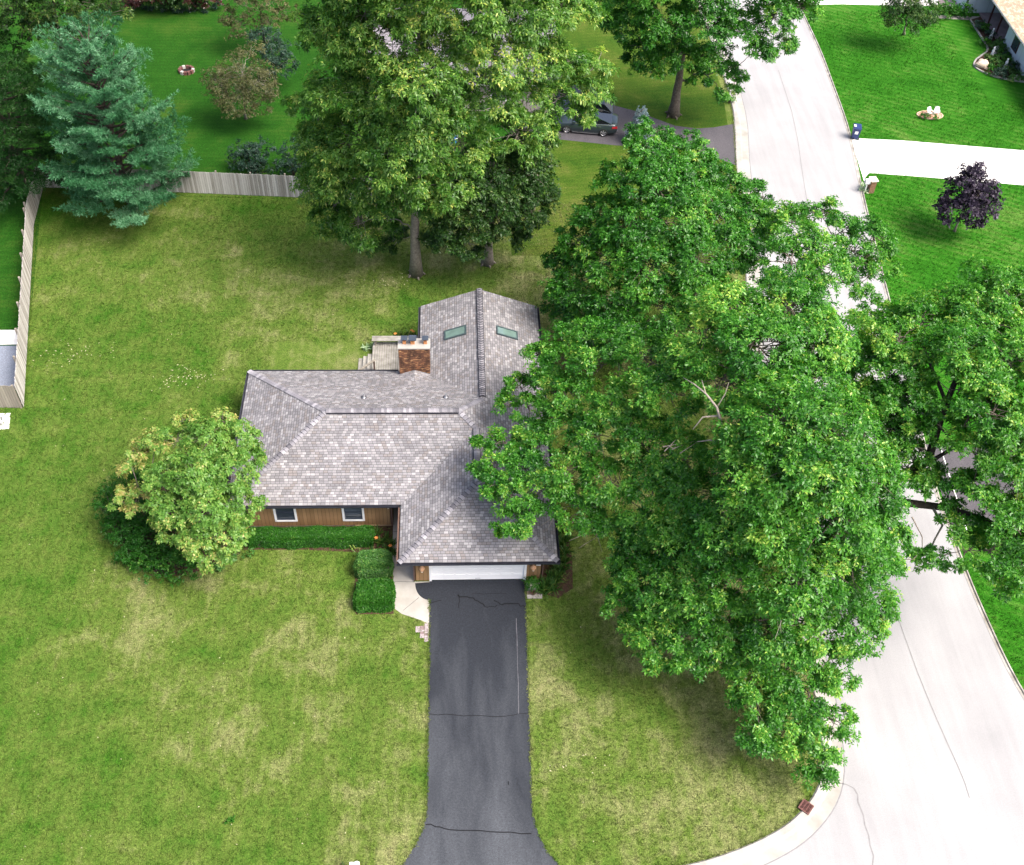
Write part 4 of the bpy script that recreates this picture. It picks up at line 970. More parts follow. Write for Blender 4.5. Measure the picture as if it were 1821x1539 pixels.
for y in (91.0, 89.0): 
    mb = MB(); mb.box(48.12, 48.24, y - .06, y + .06, .14, ez - .15); mb.build('porch_post', M_MAROON, nh, offset=NHO)
mb = MB(); mb.box(48.0, 50.28, 87.35, 92.9, .0, .14); mb.build('porch_floor', speck('porch_slab', (.20, .15, .16), (.28, .22, .23), 2, .9), nh, offset=NHO)
mb = MB(); mb.box(50.24, 50.29, 89.6, 90.6, .15, 2.15); mb.build('front_door', M_MAROON, nh, offset=NHO)
# lawn edging round its garden bed
mb = MB(); el = smooth([at(1725, 36), at(1740, 60), at(1756, 88), at(1745, 100), at(1735, 108), at(1732, 118), at(1745, 128), at(1775, 139), at(1821, 147), at(1860, 149)], 5)
for a, c in zip(el, el[1:]): mb.bar((a[0], a[1], .05), (c[0], c[1], .05), .13, .12)
tag(mb.build('garden_edging', M_CURB), 'pale concrete edging curving round the garden bed of the tan roofed house', 'edging')
b_ = at(1744.5, 120)
mb = MB(); n1, n2 = 9, 14
for i in range(n1):
    for j in range(n2):
        def bp(i, j):
            th = math.pi * i / n1; ph = 2 * math.pi * (j % n2) / n2
            r = 1 + .14 * math.sin(3 * ph + i) + .1 * math.cos(2 * ph + th * 3)
            return (.55 * r * math.sin(th) * math.cos(ph), .42 * r * math.sin(th) * math.sin(ph), .32 + .38 * math.cos(th) * (1 + .1 * math.sin(4 * ph)))
        mb.face([bp(i, j), bp(i + 1, j), bp(i + 1, j + 1), bp(i, j + 1)])
bo = mb.build('boulder', M_STONE); bo.location = tuple(b_); tag(bo, 'tan boulder in the tip of the garden bed by the far house', 'boulder')
bo2 = bo.copy(); COL.objects.link(bo2); bo2.location = tuple(at(1753, 124)); bo2.scale = (.3, .3, .3); tag(bo2, 'small stone lying beside the tan boulder in the garden bed', 'stone')
def statue(px, py, kind, label):
    o = thing('garden_statue', label, 'statue', at(px, py), 0, 'white garden statues in the far garden bed')
    mb = MB(); mb.lathe((0, 0, 0), [(.0, .0), (.16, .0), (.16, .08), (.12, .10), (.0, .10)], 12); mb.build('base', M_WHITE, o)
    mb = MB()
    if kind == 'figure':
        mb.lathe((0, 0, .10), [(.13, 0), (.15, .15), (.10, .42), (.12, .58), (.05, .68), (.08, .76), (.075, .84), (.0, .90)], 12)
    else:   # a bird with raised wings and curved neck
        mb.lathe((0, 0, .10), [(.04, 0), (.16, .10), (.19, .22), (.12, .32), (.0, .36)], 12)
        mb.tube([(-.12, 0, .36), (-.24, 0, .50), (-.20, 0, .66), (-.30, 0, .66)], [.05, .045, .045, .02], 8)
        for sg in (1, -1): mb.hexa([(.0, sg * .1, .3), (.2, sg * .12, .34), (.22, sg * .14, .36), (0, sg * .13, .34), (.1, sg * .26, .6), (.3, sg * .26, .58), (.3, sg * .28, .6), (.1, sg * .28, .62)])
    mb.build('figure', M_WHITE, o, smooth=True)
statue(1761, 69, 'figure', 'white robed garden statue highest up the bed near the porch')
statue(1770, 96, 'bird', 'white bird statue with raised wings in the middle of the bed')
statue(1762, 103, 'figure', 'slim white garden statue just left of the bird statue')
statue(1786, 123, 'figure', 'grey white garden statue among flowers at the lower end of the bed')

# rear neighbour's grey house seen in pieces through the big maple
RHO = (0, 82, 0)
rh = thing('house', 'pale grey roofed house mostly hidden behind the big yellow green tree', 'house', RHO)
qx0, qx1, qy0, qy1, qe = -6.5, 8.2, 75.2, 87.0, 2.7
rm = MB(); qm = (qy0 + qy1) / 2; qz = qe + .36 * (qm - qy0)
rm.face([(qx0, qy0, qe), (qx1, qy0, qe), (qx1, qm, qz), (qx0, qm, qz)], 0, [(qx0, 0), (qx1, 0), (qx1, 6.3), (qx0, 6.3)])
rm.face([(qx1, qy1, qe), (qx0, qy1, qe), (qx0, qm, qz), (qx1, qm, qz)], 0, [(qx1, 0), (qx0, 0), (qx0, 6.3), (qx1, 6.3)])
rm.face([(qx0, qy0, qe - .13), (qx0, qy1, qe - .13), (qx1, qy1, qe - .13), (qx1, qy0, qe - .13)], 1); rm.face([(qx0, qy0, qe - .13), (qx1, qy0, qe - .13), (qx1, qy0, qe), (qx0, qy0, qe)], 1)
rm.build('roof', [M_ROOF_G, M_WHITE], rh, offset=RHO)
mb = wall([(qx0 + .5, qy0 + .6, qx1 - .5, qy0 + .6), (qx1 - .5, qy0 + .6, qx1 - .5, qy1 - .6), (qx1 - .5, qy1 - .6, qx0 + .5, qy1 - .6), (qx0 + .5, qy1 - .6, qx0 + .5, qy0 + .6)], 0, qe - .14)
for xx in (qx0 + .5, qx1 - .5): mb.face([(xx, qy0 + .6, qe - .14), (xx, qy1 - .6, qe - .14), (xx, qm, qz - .15)])
mb.build('wall', speck('taupe_siding', (.30, .27, .25), (.36, .33, .31), 2), rh, offset=RHO)
for x in (-4.5, -1.0, 3.0):
    mb = MB(); mb.box(x, x + 1.3, qy0 + .56, qy0 + .598, .9, 2.1); wn3 = mb.build('window', M_WHITE, rh, offset=RHO)
    mb = MB(); mb.face([(x + .1, qy0 + .555, 1.0), (x + 1.2, qy0 + .555, 1.0), (x + 1.2, qy0 + .555, 2.0), (x + .1, qy0 + .555, 2.0)]); mb.build('pane', M_GLASS, wn3, offset=RHO)
b_ = at(692, 100)
gf_ = thing('patio_umbrella', 'folded red patio umbrella left of the grey roof behind the leaves', 'umbrella', b_)
mb = MB(); mb.tube([(0, 0, 0), (0, 0, 2.3)], .025, 8); mb.build('pole', M_STEEL, gf_)
mb = MB(); mb.lathe((0, 0, .7), [(.20, 0), (.22, .2), (.14, .9), (.06, 1.5), (.0, 1.6)], 10); mb.build('canopy', speck('red_cloth', (.50, .07, .08), (.62, .12, .12), 4, .8), gf_)
b_ = at(806, 252)
bt = thing('tub', 'bright blue tub on the grass glimpsed through the big tree', 'tub', b_)
mb = MB(); mb.lathe((0, 0, 0), [(.0, .02), (.30, .02), (.38, .42), (.36, .42), (.28, .06), (.0, .05)], 16); mb.build('bowl', speck('blue_tub', (.03, .22, .55), (.05, .30, .65), 4, .5), bt)
mb = MB(); mb.tube([(.38 * math.cos(a), .38 * math.sin(a), .43) for a in np.linspace(0, 2 * math.pi, 17)], .025, 6); mb.build('rim', M_WHITE, bt)
# fire pit ring
b_ = at(332, 128)
fp = thing('fire_pit', 'ring of reddish stones as a fire pit in the rear lawn', 'fire pit', b_)
for k in range(12):
    a = 2 * math.pi * k / 12
    mb = MB(); mb.bar((.55 * math.cos(a - .2), .5 * math.sin(a - .2), .14), (.55 * math.cos(a + .2), .5 * math.sin(a + .2), .14), .2, .28); mb.build('stone', M_RUST if k % 4 else M_CONCPOT, fp, bevel=.03)
mb = MB(); mb.face([(.5 * math.cos(a), .45 * math.sin(a), .06) for a in np.linspace(0, 2 * math.pi, 18)[:-1]]); mb.build('ash', M_HOLE, fp)

# storm drain in the kerb
b_ = at(1432, 1437)
sd = thing('storm_drain', 'rusty grated storm drain set into the curved kerb', 'drain', (b_[0], b_[1], .085), R(48)); sd.scale = (.66, .66, .8)
mb = MB(); 
for k in range(4): mb.box(-.32, .32, -.36 + k * .22, -.36 + k * .22 + .035, .03, .07)
for k in range(10): mb.box(-.32 + k * .066, -.32 + k * .066 + .026, -.358, .33, .028, .068)
mb.build('grate', M_RUST, sd)
mb = MB(); mb.box(-.40, .40, -.42, -.362, .0, .075); mb.box(-.40, .40, .335, .40, .0, .075); mb.box(-.40, -.325, -.36, .334, .0, .075); mb.box(.33, .40, -.36, .334, .0, .075); mb.build('frame', M_RUST, sd, bevel=.008)
mb = MB(); mb.face([(-.34, -.37, .012), (.34, -.37, .012), (.34, .34, .012), (-.34, .34, .012)]); mb.build('pit', M_HOLE, sd)
# brick pavers along the drive
pv = MB()
for k in range(9):
    for j in range(3):
        x = -1.45 - j * .22; y = 29.1 - k * .115 - j * .02
        if j > 0 and k > 9 - 3 * j: continue
        if j > 0 and k < 1: continue
        pv.box(x, x + .205, y, y + .105, .0, .035 + .006 * rng.random(), int(rng.random() < .35))
tag(pv.build('paver_strip', [speck('pale_paver', (.26, .215, .215), (.36, .31, .31), 8, .9), speck('dark_paver', (.16, .11, .11), (.24, .18, .17), 8, .9)], bevel=.008), 'strip of small pale bricks between the concrete walk and the driveway', 'pavers')
pv = MB()
for k in range(4):
    for j in range(3):
        x = 3.72 + j * .26; y = 31.55 - k * .24
        pv.box(x, x + .245, y - .23, y, .0, .03 + .01 * rng.random(), int(rng.random() < .4))
tag(pv.build('paver_strip', [speck('grey_paver', (.25, .23, .21), (.36, .33, .30), 8, .9), speck('brown_paver', (.15, .11, .09), (.22, .17, .14), 8, .9)], bevel=.01), 'worn square pavers under the potted plant at the garage corner', 'pavers')

# ------------------------------------------------------------------ foliage
def unit(a): return a / (np.linalg.norm(a, axis=-1, keepdims=True) + 1e-9)

def leaf_quads(P, A, L, ratio, k, lo, hi, droop=0.15, tint=None, tj=0.16):
    """k leaves fanning out round the axis A of each tuft at P; returns verts (n*4,3), tints (n)"""
    n = len(P); A = unit(A)
    h = np.where(np.abs(A[:, 2:3]) < 0.9, np.array([[0, 0, 1.0]]), np.array([[1.0, 0, 0]]))
    U = unit(np.cross(A, h)); V = np.cross(A, U)
    az = (np.arange(k)[None, :] / k + rng.random((n, 1))) * 2 * np.pi + rng.normal(0, .35, (n, k))
    el = rng.uniform(lo, hi, (n, k))
    D = A[:, None] * np.cos(el)[..., None] + (U[:, None] * np.cos(az)[..., None] + V[:, None] * np.sin(az)[..., None]) * np.sin(el)[..., None]
    Sd = unit(np.cross(D, np.broadcast_to(A[:, None], D.shape)) + rng.normal(0, .25, D.shape))
    ln = (L * rng.uniform(.7, 1.2, (n, k)))[..., None]
    base = P[:, None] + D * ln * .08
    midp = P[:, None] + D * ln * .52
    tip = P[:, None] + D * ln; tip[..., 2] -= droop * ln[..., 0]
    w = ln * ratio * .5
    Q = np.stack([base, midp + Sd * w, tip, midp - Sd * w], axis=2).reshape(-1, 3)
    t = (np.full(n, .5) if tint is None else tint)[:, None] + rng.normal(0, tj, (n, k))
    return Q, np.clip(t, 0, 1).reshape(-1)

def quads_mesh(name, chunks, mats, parent, loc=(0, 0, 0)):
    """chunks: list of (verts, tint, material index)"""
    V = np.concatenate([c[0] for c in chunks]) - np.array(loc); T = np.concatenate([c[1] for c in chunks])
    MI = np.concatenate([np.full(len(c[1]), c[2] if len(c) > 2 else 0) for c in chunks])
    nf = len(T); me = bpy.data.meshes.new(name)
    me.vertices.add(nf * 4); me.vertices.foreach_set('co', V.astype(np.float32).ravel())
    me.loops.add(nf * 4); me.loops.foreach_set('vertex_index', np.arange(nf * 4, dtype=np.int32))
    me.polygons.add(nf); me.polygons.foreach_set('loop_start', np.arange(0, nf * 4, 4, dtype=np.int32))
    try: me.polygons.foreach_set('loop_total', np.full(nf, 4, dtype=np.int32))
    except Exception: pass
    for mm in mats: me.materials.append(mm)
    me.polygons.foreach_set('material_index', MI.astype(np.int32))
    a = me.attributes.new('tint', 'FLOAT', 'FACE'); a.data.foreach_set('value', T.astype(np.float32))
    me.update(calc_edges=True)
    return link(bpy.data.objects.new(name, me), parent)

def rand_dirs(n):
    return unit(rng.normal(size=(n, 3)))

def lobe_tufts(c, r, axis, dens, flat_=0.8, low=-0.35, clump_r=0.30, per=13, outw=0.55):
    """twig tips of one bough: clumps over a rounded shell, each a small spray of tufts"""
    n = max(5, int(dens * r * r))
    u = rand_dirs(n * 3)
    keep = (u @ unit(axis)) > low + rng.normal(0, .18, n * 3)
    u = u[keep][:n]
    rad = r * (0.50 + 0.55 * rng.random(len(u)) ** .6); out = rng.random(len(u)) < .10; rad[out] *= 1.22
    cc_ = c + u * rad[:, None] * np.array([1, 1, flat_])
    cr = (clump_r * r * .55 + .20) * rng.uniform(.55, 1.3, len(u))
    q = rand_dirs(len(u) * per).reshape(len(u), per, 3) * (rng.random((len(u), per, 1)) ** .45) * cr[:, None, None]
    q[..., 2] *= .52
    # a clump hangs outward from its twig
    P = cc_[:, None] + q + u[:, None] * (np.abs(q).sum(-1, keepdims=True) * .25) - np.array([0, 0, 1.0]) * (np.linalg.norm(q[..., :2], axis=-1, keepdims=True) * .28)
    A = u[:, None] * outw + unit(q + 1e-6) * .55 + np.array([0, 0, .62]) + rng.normal(0, .25, P.shape)
    t = np.broadcast_to((rng.normal(0, .13, len(u)))[:, None], (len(u), per))
    return P.reshape(-1, 3), A.reshape(-1, 3), t.reshape(-1), cc_

def curve(p0, p1, lift=0.0, wig=0.0, n=6):
    p0 = np.array(p0, float); p1 = np.array(p1, float); L = np.linalg.norm(p1 - p0)
    m_ = (p0 + p1) / 2 + np.array([0, 0, lift * L])
    out = []
    for i in range(n + 1):
        t = i / n; p = (1 - t) ** 2 * p0 + 2 * t * (1 - t) * m_ + t * t * p1
        if 0 < i < n: p = p + rng.normal(0, wig * L / n, 3)
        out.append(p)
    return out

def tree(name, label, cat, base, lobes, trunk_top, trunk_r, leaf, bark, L=0.24, ratio=0.42, k=5, dens=9.0, per=13, mean=0.5, low=-0.12, lo=R(35), hi=R(88), droop=.2,
         flat_=0.7, extra=None, group=None, twig=0.022, limb_r=.10, hubs=None, rsc=.88, outw=.55, fork=0.35, tsd=0.10, clump_r=.30):
    """lobes: (point, radius) of the boughs; trunk and limbs run to every one of them"""
    base = np.array(base, float); o = thing(name, label, cat, base, 0, group)
    top = np.array(trunk_top, float)
    tp = curve(base, top, 0, .03, 10)
    rr = [trunk_r * (1.45 if i == 0 else 1.12 if i == 1 else 1.0) * (1 - .78 * i / 10) for i in range(11)]
    mb = MB(); mb.tube([p - base for p in tp], rr, 12)
    for a in np.linspace(0, 2 * math.pi, 6)[:-1]:      # root flare
        mb.tube([np.array([math.cos(a) * trunk_r * 2.0, math.sin(a) * trunk_r * 2.0, -.05]), np.array([math.cos(a) * trunk_r * .95, math.sin(a) * trunk_r * .95, .18]), np.array([math.cos(a) * trunk_r * .45, math.sin(a) * trunk_r * .45, trunk_r * 2.6])], [trunk_r * .14, trunk_r * .34, trunk_r * .30], 6)
    ch = []; lm = MB(); cen = np.mean([np.array(l[0]) for l in lobes], axis=0)
    lobes = [(l[0], l[1] * rsc, *l[2:]) for l in lobes]
    woodP = [tp[q] for q in range(2, 11)]; woodR = [rr[q] for q in range(2, 11)]
    for hp, hr_ in (hubs or []): woodP.append(np.array(hp)); woodR.append(hr_)
    order = sorted(lobes, key=lambda l: min(np.linalg.norm(np.array(l[0]) - q) for q in woodP))
    for lb in order:
        c = np.array(lb[0], float); r = lb[1]; dn = lb[2] if len(lb) > 2 else 1.0; tm = lb[3] if len(lb) > 3 else 0.0
        WP = np.array(woodP); dz = c[2] - WP[:, 2]; hd_ = np.linalg.norm(c[:2] - WP[:, :2], axis=1)
        cost = np.linalg.norm(c - WP, axis=1) + np.maximum(0, .35 * hd_ - dz) * 1.3
        i0 = int(np.argmin(cost)); p0 = WP[i0]
        dist = np.linalg.norm(c - p0)
        r0 = min(woodR[i0] * .72, limb_r * (.35 + dist / 6))
        cv = curve(p0, c, .10, .18, 7); rad_ = list(np.linspace(r0, max(.022, r0 * .35), 8))
        lm.tube([p - base for p in cv], rad_, 7)
        woodP += cv[3:]; woodR += rad_[3:]
        ax = (c - (cen + [0, 0, -1.5])) / 6 + np.array([0, 0, .75])
        P, A, t, cl = lobe_tufts(c, r, ax, dens * dn, flat_, low, clump_r, per, outw)
        sel = cl[rng.random(len(cl)) < .5]
        for q in sel:
            lm.tube([p - base for p in curve(c + rng.normal(0, .15, 3) * r, q, .12, .15, 3)], [twig * 1.3, twig, twig * .7, twig * .4], 4, cap=False)
        Q, tt = leaf_quads(P, A, L, ratio, k, lo, hi, droop, mean + tm + t + rng.normal(0, tsd) * .6)
        ch.append((Q, tt, 0))
    tk = mb.build('trunk', bark, o, smooth=True)
    lm.build('limbs', bark, tk, smooth=True)
    cr = quads_mesh('crown', ch, [leaf], o, base)
    return o, sum(len(c[1]) for c in ch)

def T(px, py, h, r, *a): return (at(px, py, h), r, *a)
TOT = 0
# --- the great oak by the street corner
A_L = [T(1455, 1340, 2.6, 1.3), T(1400, 1290, 3.0, 1.5), T(1350, 1245, 3.4, 1.5), T(1430, 1225, 3.8, 1.7), T(1492, 1205, 4.2, 1.2), T(1340, 1180, 4.2, 1.4), T(1478, 1275, 3.4, 1.1), T(1400, 1180, 4.6, 1.5), T(1345, 1300, 2.8, 1.0), T(1470, 1160, 5.0, 1.3),
       T(1178, 1135, 4.0, 1.7), T(1240, 1120, 4.8, 1.9), T(1300, 1110, 5.4, 1.8), T(1370, 1110, 6.2, 1.9), T(1440, 1110, 6.4, 1.9), T(1510, 1105, 6.6, 1.6), T(1550, 1075, 7.0, 1.4),
       T(1125, 1070, 4.2, 1.4), T(1180, 1040, 5.8, 2.0), T(1250, 1030, 7.0, 2.2), T(1330, 1020, 8.4, 2.2), T(1410, 1010, 9.6, 2.3), T(1490, 1010, 9.4, 2.1), T(1540, 1000, 8.8, 1.7), T(1150, 980, 5.5, 1.6),
       T(1230, 950, 8.2, 1.9), T(1310, 930, 10.2, 2.2), T(1390, 920, 11.8, 2.3), T(1470, 910, 12.4, 2.3), T(1540, 915, 11.2, 1.9), T(1575, 960, 8.6, 1.1), T(1590, 1010, 7.4, .8),
       T(1360, 840, 13.4, 2.2), T(1440, 830, 14.4, 2.4), T(1510, 850, 13.6, 2.0), T(1470, 770, 15.4, 2.1), T(1400, 750, 15.2, 2.1), T(1340, 770, 14.0, 1.9), T(1545, 880, 12.5, 1.5), T(1520, 800, 14.2, 1.6)]
A_R = [T(1640, 575, 12.6, 1.7), T(1710, 555, 13.0, 1.9), T(1790, 545, 13.0, 2.1), T(1760, 500, 12.6, 1.4), T(1815, 520, 12.5, 1.4), T(1850, 560, 12.5, 2.2),
       T(1590, 610, 12.2, 1.7), T(1535, 640, 11.0, 1.4), T(1510, 690, 10.4, 1.2, .8), T(1560, 580, 11.5, 1.4), T(1610, 660, 11.8, 1.5), T(1560, 710, 10.4, 1.4), T(1640, 850, 8.9, 1.1), T(1500, 615, 10.8, 1.2), T(1485, 660, 10.4, 1.0), T(1575, 650, 11.6, 1.5), T(1525, 715, 10.0, 1.3), T(1580, 735, 10.0, 1.4), T(1505, 775, 9.6, 1.0, .8), T(1560, 855, 8.8, .9), T(1620, 720, 11.2, 1.3), T(1640, 690, 11.8, .9), T(1560, 790, 9.6, 1.3), T(1595, 830, 9.0, 1.1), T(1535, 745, 10.2, 1.2), T(1605, 765, 10.2, 1.2), T(1640, 985, 7.0, .7), T(1700, 930, 8.2, 1.2), T(1720, 760, 11.6, 1.5), T(1650, 640, 12.4, 1.0, .7), T(1750, 580, 13.2, 2.0), T(1750, 690, 12.9, 1.9), T(1820, 620, 13, 2.0), T(1790, 790, 11.6, 2.0), T(1730, 870, 9.8, 1.2), T(1760, 900, 9.6, 1.3), T(1600, 790, 9.4, 1.1, .8), T(1660, 730, 11.6, 1.0, .6), T(1640, 870, 8.8, 1.0, .8), T(1720, 640, 13.4, 1.9), T(1790, 650, 13.4, 2.1), T(1850, 680, 12.5, 2.2), T(1600, 705, 11.0, 1.4, .7), T(1690, 690, 12.6, 1.3, .5),
       T(1760, 740, 12.6, 1.9), T(1825, 770, 12.0, 2.0), T(1575, 760, 10.0, 1.2, .7), T(1680, 770, 11.0, 1.2, .6), T(1740, 810, 11.2, 1.4, .8), T(1800, 850, 10.6, 1.8), T(1640, 800, 10.0, 1.0, .6),
       T(1690, 870, 9.2, 1.1, .7), T(1790, 930, 9.2, 1.9), T(1760, 980, 8.4, 1.3), T(1720, 980, 8.0, 1.0), T(1810, 1010, 8.0, 1.2), T(1850, 900, 9.5, 2.0), T(1660, 990, 7.2, .7, .7), T(1780, 1030, 7.4, .8)]
A_HUB = [(at(*p), r) for p, r in (((1500, 930, 7), .26), ((1570, 862, 8), .24), ((1625, 838, 8.8), .21), ((1668, 760, 10.6), .17), ((1690, 700, 12), .14), ((1715, 640, 13), .1), ((1600, 893, 8), .2), ((1680, 903, 8.2), .17), ((1750, 924, 8.4), .13), ((1810, 955, 8.4), .1), ((1655, 650, 12.4), .06), ((1760, 760, 11), .06))]
oak, n_ = tree('oak_tree', 'huge spreading oak by the street corner whose limbs reach across the road', 'tree', at(1398, 1118), A_L + A_R, at(1470, 800, 14), .42, L_OAK, M_BARK, L=.195, ratio=.40, dens=15, per=33, mean=.57, rsc=.84, hubs=A_HUB, limb_r=.13)
TOT += n_
# its great limbs over the street, seen bare through the leaves
ob_ = Vector(oak.location); lb_ = MB()
def limb(pts, r0, r1, mbx):
    P = [np.array(at(*p)) - np.array(ob_) for p in pts]; n = len(P)
    mbx.tube(P, list(np.linspace(r0, r1, n)), 9)
def bare(o, groups):
    """each bare branch with its forks is a part of its own"""
    for g in groups:
        mb = MB()
        for pts, r0, r1 in g: limb(pts, r0, r1, mb)
        mb.build('bare_branch', M_DEAD, o, smooth=True)
def dead_sprays(o, px, py, h, dx, dy, n_):     # thin dead twigs
    for _ in range(n_):
        mb = MB(); a = np.array([px, py]) + rng.normal(0, 8, 2); b = a + np.array([dx, dy]) * rng.uniform(.5, 1.1) + rng.normal(0, 10, 2); m_ = (a + b) / 2 + rng.normal(0, 5, 2)
        limb([(*a, h), (*m_, h - .3), (*b, h - .5)], .022, .006, mb); mb.build('bare_branch', M_DEAD, o, smooth=True)
limb([(1440, 1010, 6), (1500, 930, 7), (1570, 862, 8), (1625, 838, 8.8), (1652, 815, 9.4), (1668, 760, 10.6), (1690, 700, 12), (1715, 640, 13)], .34, .10, lb_)
limb([(1450, 1000, 6), (1530, 915, 7.4), (1600, 893, 8), (1680, 903, 8.2), (1750, 924, 8.4), (1810, 955, 8.4)], .27, .09, lb_)
limb([(1690, 735, 11.2), (1672, 690, 11.9), (1655, 650, 12.4), (1640, 610, 12.7)], .10, .05, lb_)
limb([(1625, 838, 8.8), (1690, 800, 9.8), (1760, 760, 11)], .12, .05, lb_)
lb_.build('limb', M_BARKD, oak, smooth=True)
bare(oak, [[([(1470, 900, 10.0), (1455, 950, 9.5), (1432, 985, 9.2), (1412, 1010, 9.4)], .07, .03), ([(1432, 985, 9.2), (1440, 1010, 8.8)], .03, .01), ([(1455, 950, 9.5), (1470, 985, 9)], .03, .01)],
 [([(1418, 850, 13), (1420, 890, 12.0), (1414, 945, 10.8)], .05, .012), ([(1420, 890, 12), (1410, 915, 11.4)], .02, .008)],
 [([(1660, 905, 8.2), (1676, 935, 7.6), (1662, 960, 7.2), (1650, 990, 6.9)], .07, .03), ([(1668, 925, 7.8), (1690, 930, 7.6), (1702, 945, 7.3)], .045, .01)],
 [([(1622, 920, 8), (1640, 955, 7.3), (1640, 985, 7)], .035, .012)], [([(1702, 803, 10.2), (1720, 790, 10.5), (1726, 765, 11)], .03, .015)]])
dead_sprays(oak, 1370, 1050, 9, 40, 30, 6); dead_sprays(oak, 1270, 985, 8.3, -20, 50, 5); dead_sprays(oak, 1395, 1065, 8.6, -10, 60, 5)

# --- the oak leaning over the garage roof
B_L = [T(1400, 555, 15.0, 2.2), T(1310, 560, 14.6, 2.1), T(1450, 610, 14.8, 1.9), T(1350, 620, 15.0, 2.2), T(1430, 690, 14.0, 2.0), T(1260, 610, 13.4, 1.9), T(1290, 680, 13.4, 2.1), T(1370, 700, 13.4, 2.0),
       T(1230, 650, 12.2, 1.7), T(1190, 700, 11.4, 1.8), T(1150, 640, 10.8, 1.7), T(1100, 620, 9.8, 1.5), T(1060, 650, 9.2, 1.6), T(1005, 640, 8.2, 1.2), T(975, 680, 7.4, 1.1), T(1020, 710, 8.2, 1.5), T(940, 725, 6.6, .95), T(990, 755, 7.2, 1.2),
       T(1100, 720, 9.4, 1.7), T(1140, 780, 9.4, 1.6), T(1060, 780, 8.2, 1.5), T(900, 790, 6.2, 1.0), T(880, 830, 6.0, .95), T(935, 830, 6.3, 1.2), T(910, 880, 5.8, 1.1), T(965, 870, 6.2, 1.2), T(1010, 840, 7.0, 1.4), T(920, 930, 5.2, .8), T(940, 905, 5.4, .8),
       T(925, 690, 6.4, 1.0), T(960, 635, 7.2, 1.1), T(905, 725, 6.0, .7), T(1000, 605, 8.2, 1.0), T(1050, 600, 9.0, 1.2), T(985, 690, 7.4, 1.2), T(950, 770, 6.6, 1.1), T(865, 790, 5.8, .7), T(860, 840, 5.6, .7), T(890, 860, 5.8, .9), T(955, 800, 6.6, 1.1), T(940, 945, 5.0, .7), T(900, 945, 4.9, .6), T(1030, 900, 6.2, 1.3), T(1090, 860, 7.6, 1.5), T(1160, 850, 8.6, 1.6), T(1090, 930, 5.8, 1.2), T(1150, 920, 7.0, 1.5), T(1230, 880, 9.0, 1.6), T(1210, 810, 10.0, 1.5), T(1280, 840, 10.4, 1.4), T(1110, 990, 4.6, 1.0), T(1200, 960, 6.6, 1.3)]
oakb, n_ = tree('oak_tree', 'broad oak whose left boughs hang over the garage end of the grey shingled roof', 'tree', at(1268, 945), B_L, at(1372, 640, 14), .36, L_OAK, M_BARK, L=.195, ratio=.40, dens=17, per=33, rsc=.84, mean=.57, limb_r=.12)
TOT += n_
ob_ = Vector(oakb.location)
bare(oakb, [[([(1322, 797, 12.4), (1298, 793, 13.0), (1285, 762, 13.8), (1275, 725, 14.4), (1255, 700, 14.6), (1235, 684, 14.5), (1215, 672, 14.2)], .09, .015), ([(1298, 793, 13.0), (1262, 783, 13.0), (1240, 786, 12.8)], .05, .015), ([(1275, 725, 14.4), (1290, 700, 14.8), (1296, 680, 15)], .03, .008), ([(1255, 700, 14.6), (1248, 676, 14.8)], .025, .008), ([(1279, 740, 14.1), (1250, 742, 13.8), (1232, 764, 13.4)], .05, .02)],
 [([(1065, 905, 5.6), (1040, 950, 5.0), (1012, 962, 4.9)], .03, .008), ([(1048, 940, 5), (1062, 955, 4.8), (1040, 968, 4.7), (1030, 975, 4.6)], .02, .006)],
 [([(1030, 908, 5.4), (1018, 930, 5.2), (1005, 943, 5.1)], .025, .01)], [([(1008, 905, 5.3), (985, 920, 5.0), (962, 935, 4.9)], .03, .01), ([(985, 920, 5), (972, 945, 4.8)], .015, .005)]])
dead_sprays(oakb, 1045, 930, 5.1, 12, 30, 5); dead_sprays(oakb, 1190, 800, 11.3, 30, -20, 5)

# --- cone shaped tree behind, and the tree at the street edge
C_L = [T(1152, 235, 13.4, .95), T(1145, 275, 12.6, 1.25), T(1175, 285, 12.4, 1.2), T(1115, 320, 11.2, 1.4), T(1165, 335, 11.6, 1.6), T(1210, 330, 11.2, 1.4), T(1235, 270, 11.6, .9), T(1215, 250, 11.8, .8), T(1250, 310, 11.0, 1.2), T(1290, 330, 10.4, 1.2), T(1075, 385, 9.0, 1.5), T(1130, 400, 9.8, 1.8), T(1200, 400, 10.2, 1.8), T(1265, 380, 10.2, 1.6), T(1325, 380, 9.6, 1.4), T(1345, 345, 9.8, .9),
       T(1040, 430, 7.4, 1.4), T(1090, 460, 7.8, 1.7), T(1160, 470, 8.6, 1.9), T(1230, 460, 9.2, 1.8), T(1300, 440, 9.2, 1.6), T(1355, 410, 9.2, 1.1), T(1005, 470, 5.4, 1.1), T(1040, 510, 5.6, 1.6), T(1110, 540, 6.2, 1.8), T(1180, 540, 7.2, 1.8), T(1000, 530, 4.2, 1.1), T(1040, 570, 4.0, 1.4), T(1090, 590, 4.4, 1.4), T(1250, 530, 8.2, 1.6)]
_, n_ = tree('lime_tree', 'tall cone shaped dark green tree rising between the rear roof and the neighbour driveway', 'tree', at(1108, 560), C_L, at(1152, 250, 13), .28, L_OAK, M_BARK, L=.21, ratio=.40, dens=18, per=26, rsc=1.04, low=-.35, mean=.40, limb_r=.09)
TOT += n_
